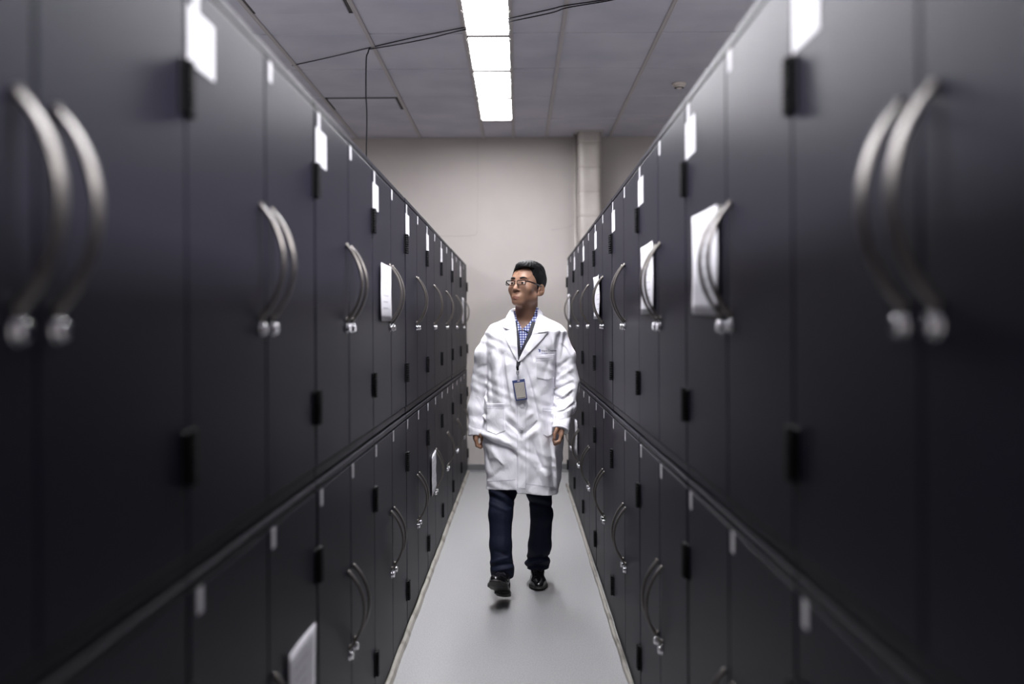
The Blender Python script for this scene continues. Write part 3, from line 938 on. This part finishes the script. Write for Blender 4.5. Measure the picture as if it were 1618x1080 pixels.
RLEG_B = [.086, .066, .0575, .0600, .0600, .0610]
def body_f(p):
    q = to_head(p)
    far = np.full(p[0].shape, 1.0, np.float32)
    d = far
    def local(f, lo, hi, k):
        nonlocal d
        m = (p[0] > lo[0]) & (p[0] < hi[0]) & (p[1] > lo[1]) & (p[1] < hi[1]) & (p[2] > lo[2]) & (p[2] < hi[2])
        v = f([w_[m] for w_ in p]); d[m] = smin(d[m], v, k)
    d = far.copy()
    local(lambda w_: head_f(to_head(w_)), (-.15, 4.95, 1.40), (.25, 5.40, 1.80), .01)
    nb = P(830.5, 512, 5.225)
    local(lambda w_: cone(w_, HM @ Vector((-.004, .018, -.060)), nb, .057, .060), (-.15, 4.95, 1.2), (.25, 5.45, 1.7), .018)
    local(lambda w_: np.minimum(torso(w_, -.040), 1), (-.3, 4.9, .8), (.4, 5.5, 1.46), .02)
    for A, WR, E, sg, S in ((ARM_L, WR_L, E_L, -1, .6), (ARM_R, WR_R, E_R, 1, .6)):
        local(lambda w_: chain(w_, A[:4] + [WR], [.034, .031, .027, .024, .024], .01), (-.5, 4.7, .7), (.6, 5.6, 1.5), .012)
    for WR, E, sg, tw in ((WR_L, E_L, -1, .15), (WR_R, E_R, 1, .1)):
        local(lambda w_: hand_f(w_, WR, E, sg, tw), (WR.x - .09, WR.y - .12, WR.z - .17), (WR.x + .09, WR.y + .12, WR.z + .10), .01)
    for LG, RL in ((LEG_F, RLEG_F), (LEG_B, RLEG_B)):
        local(lambda w_: chain(w_, LG[:-1], [r - .018 for r in RL[:-1]], .02), (-.4, 4.7, 0), (.5, 5.7, 1.0), .02)
    return d
def fine_axis(lo, hi, zones, fine, coarse):
    out = [lo]
    while out[-1] < hi:
        x = out[-1]; h = coarse
        for a, b in zones:
            if a - .03 <= x <= b: h = fine if a <= x else fine * 2
        out.append(x + h)
    return np.array(out)
hx0, hx1 = HEAD_C.x - .115, HEAD_C.x + .115
ax = [fine_axis(-.32, .36, [(WR_L.x - .06, WR_L.x + .05), (hx0, hx1), (WR_R.x - .06, WR_R.x + .055)], .0026, .010),
      fine_axis(4.85, 5.46, [(WR_R.y - .08, WR_R.y + .06), (5.03, 5.31)], .0026, .010),
      fine_axis(.10, 1.74, [(min(WR_L.z, WR_R.z) - .13, max(WR_L.z, WR_R.z) - .01), (1.46, 1.735)], .0026, .011)]
g = grid_of(ax)
Dg = body_f(g)
V, Q = surface_nets(Dg, ax)
del g, Dg
body = mesh_from('person', V, Q, [M['skin'], M['lip']], relax=1)
me = body.data
hv = []
for p_ in me.polygons:
    c = p_.center
    if 1.46 < c.z < 1.60:
        q = HI @ c
        if q.y < -.084 and abs(q.x) < .0235:
            up = -.0745 - .22 * abs(q.x); dn = -.0935 + .30 * abs(q.x)
            if dn < q.z < up: p_.material_index = 1
tag(body, 'man in a white lab coat and navy trousers walking down the aisle, looking aside', 'person')

# ------------------------------------------------ head details
def head_part(name, bm, m, parent=None, smooth=True):
    bm.transform(HM); return finish(name, bm, m, parent or body, smooth)
def face_y(x, z, off=0.0):
    ys = np.linspace(-.14, -.02, 140, dtype=np.float32)
    v = head_f([np.full_like(ys, x), ys, np.full_like(ys, z)]) - off
    k = int(np.argmax(v < 0)); return float(ys[k])
for s in (-1, 1):
    b2 = bmesh.new(); bmesh.ops.create_uvsphere(b2, u_segments=20, v_segments=14, radius=.0137)
    b2.transform(Matrix.Translation((s * .031, -.0765, -.005)))
    ey = head_part('eye', b2, M['eye_white'])
    b2 = bmesh.new(); bmesh.ops.create_uvsphere(b2, u_segments=16, v_segments=10, radius=.0078)
    b2.transform(Matrix.Translation((s * .031 - .0022, -.0765 - .0085, -.0048)))
    head_part('iris', b2, M['iris'], ey)
    bm = bmesh.new(); pts = []
    for i in range(9):
        u = i / 8; x = s * (.014 + .036 * u); z = .0185 + .0060 * math.sin(u * 2.3) - .002 * u
        pts.append((x, face_y(x, z) - .0004, z))
    sweep(bm, pts, [(-.0042, 0), (0, -.0014), (.0042, 0), (0, .0014)], up=(0, 0, 1), scales=[.7, 1, 1.15, 1.2, 1.15, 1.05, .9, .65, .3])
    head_part('eyebrow', bm, M['hair'])
# hair
def hair_f(p):
    q = to_head(p)
    d = ell(q, (0, .018, .040), (.0855, .103, .088))
    d = smin(d, ell(q, (.012, -.036, .086), (.060, .060, .038)), .02)
    d = smin(d, ell(q, (.016, .022, .094), (.052, .066, .038)), .02)
    # combed strands
    ph = q[0] * 420 + q[1] * 150 + 6 * np.sin(q[1] * 60 + q[2] * 30)
    d = d - .0009 * np.sin(ph) * np.clip((q[2] - .02) * 30, 0, 1) - .0005 * np.sin(q[1] * 500 + 5 * np.sin(q[0] * 70)) * np.clip((.06 - q[2]) * 30, 0, 1)
    # hairline as a function of the way back over the head
    front = .074 + .010 * np.sin(q[0] * 28) - .30 * np.abs(q[0]) * (np.abs(q[0]) > .045) * 0
    ys = [-.13, -.072, -.052, -.034, -.022, -.012, .000, .010, .020, .035, .06, .12]
    zs = [.076, .069, .050, .026, .006, -.008, -.020, -.018, .006, -.050, -.066, -.070]
    line = np.interp(q[1], ys, zs).astype(np.float32)
    line = np.where(q[1] < -.05, np.maximum(line, front - .0 - .12 * np.abs(q[0] - .01)), line)
    d = np.maximum(d, (line - q[2]) * .8)
    # leave the inside to the scalp
    return np.maximum(d, -(head_f(q) + .004))
sdf_mesh('hair', hair_f, (HEAD_C.x - .13, 5.03, HEAD_C.z - .10), (HEAD_C.x + .13, 5.32, HEAD_C.z + .16), .0022, M['hair'], body, relax=1)

# spectacles
gl_root = None
bm = bmesh.new()
yf = -.1065
def rrect(cx_, hw, hh, r, n_=5):
    out = []
    for sx, sz, a0 in ((1, 1, 0), (-1, 1, 90), (-1, -1, 180), (1, -1, 270)):
        for i in range(n_ + 1):
            a = math.radians(a0 + 90 * i / n_); out.append((cx_ + sx * (hw - r) + r * math.cos(a), sz * (hh - r) + r * math.sin(a)))
    return out
for s in (-1, 1):
    rim = [(x, yf + .10 * (abs(x) - .02) ** 2 * 20 * .5, z - .0075) for x, z in rrect(s * .0335, .0255, .0118, .006)]
    sweep(bm, [Vector(v) for v in rim], [(.0013, .0012), (-.0013, .0012), (-.0013, -.0012), (.0013, -.0012)], up=(0, 1, 0), closed=True, smooth=False)
    top = [v for v in rim if v[2] > .0020]
    top.sort(key=lambda v: v[0])
    sweep(bm, top, [(.0024, .0018), (-.0024, .0018), (-.0024, -.0018), (.0024, -.0018)], up=(0, 1, 0), smooth=False)
    hx = s * .0588
    sweep(bm, spline([(hx, yf + .006, -.001), (s * .068, yf + .012, .0), (s * .0795, -.055, -.001), (s * .0845, .0, -.003), (s * .085, .018, -.006), (s * .084, .030, -.024)], 5),
          [(.0030, .0012), (-.0030, .0012), (-.0030, -.0012), (.0030, -.0012)], up=(0, 0, 1), smooth=False)
    for zz in (-.006,):
        cyl(bm, (s * .0085, yf + .001, -.006), (s * .0105, yf + .012, -.012), .0007, .0014, 6)
sweep(bm, spline([(-.0085, yf, .000), (0, yf - .0015, .002), (.0085, yf, .000)], 5), circ(.0012, 6))
spect = head_part('spectacles', bm, M['glass_frame'], body, False); spect['label'] = 'thin dark-rimmed spectacles'
bm = bmesh.new()
for s in (-1, 1):
    pl = rrect(s * .0335, .0248, .0111, .0055)
    fr_ = [bm.verts.new((x, yf + 1.0 * (abs(x) - .02) ** 2, z - .0075)) for x, z in pl]
    bk = [bm.verts.new((x, yf + 1.0 * (abs(x) - .02) ** 2 + .0012, z - .0075)) for x, z in pl]
    bm.faces.new(fr_); bm.faces.new(bk[::-1])
    for i in range(len(pl)): bm.faces.new([fr_[i], bk[i], bk[(i + 1) % len(pl)], fr_[(i + 1) % len(pl)]])
head_part('lens', bm, M['lens'], spect, False)

# ------------------------------------------------ coat mesh
coat = sdf_mesh('lab_coat', coat_full, (-.30, 4.94, .50), (.36, 5.44, 1.50), .0036, M['coat'], body, relax=2)
coat['label'] = 'knee-length white lab coat'
# lapels and collar
def collar_f(p): return smin(skin_f(p), cone(p, (.043, D0 + .014, 1.30), (.043, D0 + .014, 1.475), .084, .074), .02)
drape('lapel', [(803, 520.5), (816.3, 526), (817.2, 545), (818.6, 571), (814.5, 566), (800, 538), (796, 531)], .005, M['coat'], coat, .0055, lift=lambda x, y: .004 * max(0, min(1, (x - 798) / 10)))
drape('lapel', [(841, 528), (850, 526.3), (865, 526), (857, 536), (824, 569), (818.5, 571.5), (821.5, 564), (832, 543)], .005, M['coat'], coat, .0055, lift=lambda x, y: .005 * max(0, min(1, (860 - x) / 20)))
drape('collar', [(809.5, 487), (813, 500), (815, 512), (816.5, 526), (804, 520.5), (794, 516.5), (800, 500), (805, 491)], .0068, M['coat'], coat, .006, f=collar_f, lift=lambda x, y: .003)
drape('collar', [(851.5, 486), (857, 494), (862, 508), (867, 523.5), (850, 526), (840.5, 528), (845.5, 512), (849, 500)], .0068, M['coat'], coat, .006, f=collar_f, lift=lambda x, y: .003)
# stand of the collar round the neck
bm = bmesh.new(); pts = []
for i in range(25):
    a = math.radians(-18 + 216 * i / 24)          # from the right front, round the back, to the left front
    pts.append(((.043 + .074 * math.cos(a)), D0 + .012 + .075 * math.sin(a), 1.446 + .016 * max(0, math.sin(a))))
sweep(bm, pts, [(-.030, .010), (.006, -.001), (.020, -.003), (.023, .0), (.020, .003), (.006, .005), (-.030, .016)], up=(0, 0, 1))
finish('collar_stand', bm, M['coat'], coat, True)
# front band, pockets, seams
def band_poly():
    L = [(818.2, 569), (817.6, 600), (817.4, 640), (817.2, 700), (817, 730), (817.2, 770.5)]
    R_ = [(831, 772), (831.5, 730), (831.5, 700), (831, 640), (830, 600), (824.5, 571)]
    return L + R_
drape('button_band', band_poly(), .0016, M['coat'], coat, .003)
pk = drape('pocket', [(846.5, 562), (877, 559), (877.5, 588), (877, 597), (864, 600), (849, 597), (847, 592)], .0024, M['coat'], coat, .0045)
bm = bmesh.new(); seam(bm, [(847, 566.5), (877, 563.5)], .0030); seam(bm, [(847, 570), (877, 567)], .0030); finish('stitching', bm, M['coat_line'], pk)
pk = drape('pocket', [(768, 637), (797, 637.5), (798, 680), (784, 686), (768.5, 680)], .0024, M['coat'], coat, .0045)
bm = bmesh.new(); seam(bm, [(769, 641), (796.5, 641.5)], .0030); seam(bm, [(769, 644.5), (796.5, 645)], .0030); finish('stitching', bm, M['coat_line'], pk)
pk = drape('pocket', [(857, 641), (875.5, 643), (876, 684), (866, 690), (858, 686)], .0024, M['coat'], coat, .0045)
bm = bmesh.new(); seam(bm, [(857.5, 645), (875, 647)], .0030); seam(bm, [(857.5, 649), (875, 651)], .0030); finish('stitching', bm, M['coat_line'], pk)
bm = bmesh.new()
seam(bm, [(771, 760.5), (790, 758.5), (815, 757.5)]); seam(bm, [(819, 763), (840, 765), (860, 768), (877, 770)])
seam(bm, [(744, 673), (755, 676), (766, 678)]); seam(bm, [(874, 668), (886, 670), (899, 675)])
seam(bm, [(830, 600), (830.5, 640), (831, 700), (831, 765)], .0024, .0006)
finish('hem_stitching', bm, M['coat_line'], coat)
for bx, by in ((824.6, 641), (824.3, 676.5)):
    c = cast_many([bx], [by], skin_f, .0045)[0]
    bm = bmesh.new(); cyl(bm, c, c + Vector((0, -.0028, 0)), .0092, .0085, 20)
    cyl(bm, c + Vector((0, -.0026, 0)), c + Vector((0, -.0036, 0)), .0092, .0078, 20)
    for dx_, dz_ in ((-.002, .002), (.002, .002), (-.002, -.002), (.002, -.002)):
        cyl(bm, c + Vector((dx_, -.0034, dz_)), c + Vector((dx_, -.0042, dz_)), .0009, .0009, 6)
    finish('button', bm, M['button'], coat)
# chest logo: a small blue emblem and a line of print
def text_mesh(s, size):
    cu = bpy.data.curves.new('t', 'FONT'); cu.body = s; cu.size = size; cu.offset = size * .022
    ob = bpy.data.objects.new('t', cu); C.objects.link(ob)
    dg = bpy.context.evaluated_depsgraph_get(); me_ = bpy.data.meshes.new_from_object(ob.evaluated_get(dg))
    bm_ = bmesh.new(); bm_.from_mesh(me_); bpy.data.objects.remove(ob); bpy.data.meshes.remove(me_); bpy.data.curves.remove(cu)
    return bm_
def logo_print(name, s, x, y, size, m, sl=-.03):
    b2 = text_mesh(s, size)
    bmesh.ops.triangulate(b2, faces=b2.faces[:])
    pts = cast_many([x + v.co.x for v in b2.verts], [y - v.co.y + sl * v.co.x for v in b2.verts], skin_f, .0058)
    for v, q in zip(list(b2.verts), pts): v.co = q
    return finish(name, b2, m, coat)
logo_print('chest_print', 'Vivare Creation', 855.2, 555.3, 3.7, M['logo_ink']).__setitem__('label', 'dark printed name on the chest')
logo_print('chest_print', 'Life Sciences', 855.4, 558.2, 1.9, M['logo_blue'], .03)
bm = bmesh.new()
for poly in ([(850.2, 551.2), (854.0, 552.0), (854.2, 553.4), (851.6, 553.3)], [(851.6, 553.3), (854.2, 553.4), (852.8, 554.6), (851.8, 554.3)], [(850.8, 555.4), (852.8, 554.6), (854.4, 554.9), (853.9, 555.9), (851.2, 555.9)]):
    pts = cast_many([a for a, b_ in poly], [b_ for a, b_ in poly], skin_f, .0058)
    bm.faces.new([bm.verts.new(q) for q in pts])
o = finish('chest_emblem', bm, M['logo_blue'], coat); o['label'] = 'small blue emblem'

# ------------------------------------------------ shirt
def shirt_f(p):
    d = torso(p, -.022)
    nk = np.sqrt(((p[0] - .043) / .060) ** 2 + ((p[1] - D0 - .01) / .064) ** 2) - 1
    d = np.maximum(d, np.where(p[2] > 1.385, -nk * .055, -1))
    d = np.maximum(d, 1.08 - p[2])
    px, py = to_px(p)
    d = np.where(in_poly(px, py, [(809, 470), (853, 470), (849, 492), (837, 511), (826, 522), (815, 508), (811, 490)]) & (p[1] < D0), np.maximum(d, .005), d)
    return np.maximum(d, -(torso(p, -.031)))
shirt = sdf_mesh('shirt', shirt_f, (-.14, 5.04, 1.06), (.24, 5.36, 1.50), .0045, M['gingham'], body, relax=1)
shirt['label'] = 'blue and white gingham shirt'
# collar leaves
def neck_f(p): return np.minimum(torso(p, -.020), cone(p, HM @ Vector((0, .022, -.060)), P(831, 512, 5.225), .0600, .0660))
drape('shirt_collar', [(809.8, 486.5), (812.6, 490), (817, 504), (825, 519.5), (818, 523.5), (813.5, 514), (810.5, 500)], .002, M['gingham'], shirt, .003, f=neck_f, lift=lambda x, y: .004)
drape('shirt_collar', [(848.5, 485), (851.5, 487.5), (849, 500), (843, 514), (834, 524.5), (825.5, 519.5), (836, 510), (844, 498)], .002, M['gingham'], shirt, .003, f=neck_f, lift=lambda x, y: .004)

# ------------------------------------------------ lanyard and badge
lan = None
def strap(name, pts, w_, off, f=None, parent=None):
    q = spline([(a, b, 0) for a, b in pts], 6)
    w3 = cast_many([v.x for v in q], [v.y for v in q], f or skin_f, off)
    bm_ = bmesh.new()
    sweep(bm_, w3, [(-w_ / 2, -.0006), (w_ / 2, -.0006), (w_ / 2, .0006), (-w_ / 2, .0006)], up=(1, 0, 0), smooth=False)
    return bm_
def lan_f(p):
    px, py = to_px(p)
    return np.where(py > 563, np.minimum(skin_f(p), torso(p, -.012)), torso(p, -.012))
bm = strap('x', [(813.5, 508), (817.3, 530), (819.6, 550), (819.6, 565), (818.3, 581)], .019, .001, lan_f)
b3 = strap('x', [(843.5, 508), (836, 530), (826.5, 551), (820.5, 566), (818.4, 581)], .019, .002, lan_f); join(bm, b3)
lan = finish('lanyard', bm, M['lanyard'], body, False); lan['label'] = 'dark navy lanyard with a badge'
c = cast_many([817.8], [581], skin_f, .010)[0]
bm = bmesh.new(); box(bm, (c.x - .006, c.y - .004, c.z - .012), (c.x + .006, c.y + .002, c.z + .010), .002)
finish('clip_sleeve', bm, M['black_plastic'], lan)
bm = bmesh.new(); ring = [(c.x + .0055 * math.cos(a), c.y - .002, c.z - .024 + .011 * math.sin(a)) for a in [2 * PI * i / 16 for i in range(16)]]
sweep(bm, ring, circ(.0014, 6), up=(0, 1, 0), closed=True)
sweep(bm, spline([(c.x, c.y - .002, c.z - .034), (c.x + .001, c.y - .004, c.z - .046), (c.x + .003, c.y - .006, c.z - .058)], 4), circ(.0012, 6))
finish('clip', bm, M['chrome'], lan)
tl, trr, br, bl = [v for v in cast_many([809.2, 828.9, 833.2, 815.2], [601.2, 598.2, 630.2, 632.8], skin_f, .010)]
yb = min(v.y for v in (tl, trr, br, bl)) - .004
def bp(u, v, dy=0.0):
    a = tl.lerp(trr, u); b_ = bl.lerp(br, u); q = a.lerp(b_, v)
    return Vector((q.x, yb - .006 * (v - .5) + dy, q.z))
def plate(bm, u0, u1, v0, v1, y0_, y1_, mi=0):
    vs8 = [bm.verts.new(bp(u, v, y)) for y in (y0_, y1_) for u, v in ((u0, v0), (u1, v0), (u1, v1), (u0, v1))]
    for q in ((0, 1, 2, 3), (7, 6, 5, 4), (0, 4, 5, 1), (1, 5, 6, 2), (2, 6, 7, 3), (3, 7, 4, 0)):
        bm.faces.new([vs8[i] for i in q]).material_index = mi
bm = bmesh.new(); plate(bm, 0, 1, 0, 1, .0, .003); bd = finish('badge_holder', bm, M['holder'], lan)
bm = bmesh.new(); plate(bm, .10, .92, .135, .93, -.0008, .0002, 0)
rg = random.Random(9)
for i in range(6):
    u = .18 + i * .125; plate(bm, u, u + .022, .18, .80, -.0012, -.0006, 1)
plate(bm, .14, .86, .86, .90, -.0012, -.0006, 1)
finish('badge_card', bm, [M['card'], M['card_ink']], bd)
bm = bmesh.new(); plate(bm, .40, .60, .035, .075, -.0009, -.0001, 0); finish('badge_slot', bm, M['chrome'], bd)

# ------------------------------------------------ trousers
TF = [  # leg folds (px), ridges/valleys
    (776, 776, 808, 790, 3, .006), (778, 784, 806, 800, 3, -.008), (775, 795, 800, 806, 3, .006), (800, 772, 812, 790, 3, -.005),
    (776, 888, 806, 879, 3, .006), (778, 894, 808, 890, 2.5, -.008), (780, 902, 809, 897, 2.5, .006), (784, 870, 806, 880, 3, -.004), (795, 820, 797, 870, 4, .003),
    (834, 782, 868, 792, 3, .005), (838, 792, 870, 800, 3, -.006), (832, 882, 866, 878, 2.6, -.009), (830, 889, 867, 886, 2.8, .010), (833, 895, 864, 893, 2, -.006)]
def pant_disp(p):
    d_ = p[1]
    ux = p[0] * FPX / d_; uy = (CAM_H - p[2]) * FPX / d_
    px, py = VX + ux + ROLL * uy, VY + uy - ROLL * ux
    out = np.zeros_like(p[0])
    for x1, y1, x2, y2, w_, a in TF:
        bx, by = x2 - x1, y2 - y1; L = math.hypot(bx, by)
        X, Y = px - x1, py - y1; t = np.clip((X * bx + Y * by) / (L * L), 0, 1)
        s2 = (X - t * bx) ** 2 + (Y - t * by) ** 2
        out += a * np.exp(-s2 / (w_ * w_))
    return out
def leg_cut(p, A, B, d):
    e = (B - A).normalized(); return np.maximum(d, (p[0] - B.x) * e.x + (p[1] - B.y) * e.y + (p[2] - B.z) * e.z)
def pants_f(p):
    a = leg_cut(p, LEG_F[-2], LEG_F[-1] + Vector((0, .0, -.02)), chain(p, LEG_F, RLEG_F, .02))
    b_ = leg_cut(p, LEG_B[-2] + Vector((0, 0, .05)), LEG_B[-1] + Vector((0, 0, -.012)), chain(p, LEG_B, RLEG_B, .02))
    d = smin(a, b_, .02)
    hips = ell(p, (.02, D0, .80), (.15, .11, .16))
    d = smin(d, hips, .04)
    return np.maximum(d, p[2] - .92)
pants = sdf_mesh('trousers', pants_f, (-.20, 4.92, .05), (.26, 5.50, .94), .0045, M['navy'], body, relax=1, disp=pant_disp)
pants['label'] = 'dark navy trousers'

# ------------------------------------------------ shoes
def make_shoe(loc, yaw, pitch, mirror):
    """heel at the origin, toe towards -y"""
    T = Matrix.Translation(loc) @ Matrix.Rotation(yaw, 4, 'Z') @ Matrix.Rotation(pitch, 4, 'X')
    I = T.inverted()
    def loc_(p): return [I[i][0] * p[0] + I[i][1] * p[1] + I[i][2] * p[2] + I[i][3] for i in range(3)]
    c0 = .004 * mirror
    def out(q, g_=0):
        f2 = [q[0], q[1], np.zeros_like(q[0])]
        return smin(cone(f2, (c0, -.272, 0), (c0 * .6, -.220, 0), .025 + g_, .045 + g_), cone(f2, (c0 * .6, -.205, 0), (0, -.036, 0), .043 + g_, .033 + g_), .010)
    def upper(p):
        q = loc_(p)
        d = ell(q, (c0, -.222, .022), (.045, .074, .040))
        d = smin(d, cone(q, (c0 * .6, -.195, .030), (0, -.115, .066), .034, .036), .02)
        d = smin(d, cone(q, (0, -.115, .066), (0, -.065, .105), .036, .036), .02)
        d = smin(d, ell(q, (0, -.048, .040), (.034, .048, .060)), .02)
        d = smax(d, out(q, .001), .006)
        d = np.maximum(d, .018 - q[2])
        # toe-cap seam and the edge of the lacing
        d = d + .0014 * np.exp(-((q[1] + .226 + 2.5 * q[0] ** 2) / .0022) ** 2) + .0012 * np.exp(-((np.abs(q[0]) - .017) / .0022) ** 2) * (q[1] > -.188) * (q[1] < -.10)
        return d
    def sole(p):
        q = loc_(p)
        d = out(q, .0045)
        bot = np.where(q[1] > -.085, 0.0, .011).astype(np.float32)
        bot = np.where(q[1] <= -.11, .011 - .008 * np.clip((-.11 - q[1]) / .05, 0, 1), bot)
        bot = np.where(q[1] <= -.23, .003 + (-.23 - q[1]) * .10, bot)
        return smax(np.maximum(d, bot - q[2]), q[2] - .021, .002)
    pts_ = [T @ Vector((x, y, z)) for x in (-.075, .075) for y in (-.32, .03) for z in (-.02, .15)]
    lo = tuple(min(v[i] for v in pts_) for i in range(3)); hi = tuple(max(v[i] for v in pts_) for i in range(3))
    sh = sdf_mesh('shoe', upper, lo, hi, .0032, M['shoe'], body, relax=2)
    sh['label'] = 'polished black leather shoe'
    sdf_mesh('sole', sole, lo, hi, .003, M['sole'], sh, relax=1)
    bm = bmesh.new()
    for i in range(4):
        y = -.165 + .020 * i; z = float(np.interp(y, [-.195, -.155, -.115], [.064, .084, .102])) + .001
        sweep(bm, spline([(-.016, y, z - .006), (0, y - .003, z + .0005), (.016, y, z - .006)], 4), circ(.0017, 6))
    for s in (-1, 1):
        sweep(bm, spline([(0, -.160, .084), (s * .012, -.167, .086), (s * .024, -.171, .076), (s * .014, -.176, .076), (0, -.163, .082)], 4), circ(.0015, 6))
    bm.transform(T); finish('shoelace', bm, M['lanyard'], sh)
    return sh
hb = P(850.5, 934, 5.19)
make_shoe(Vector((hb.x + .000, 5.19 + .298, .0)), math.radians(0), 0, 1)
make_shoe(Vector((P(797.5, 946, 5.04).x, 5.055, .008)), math.radians(-9), math.radians(-27), -1)
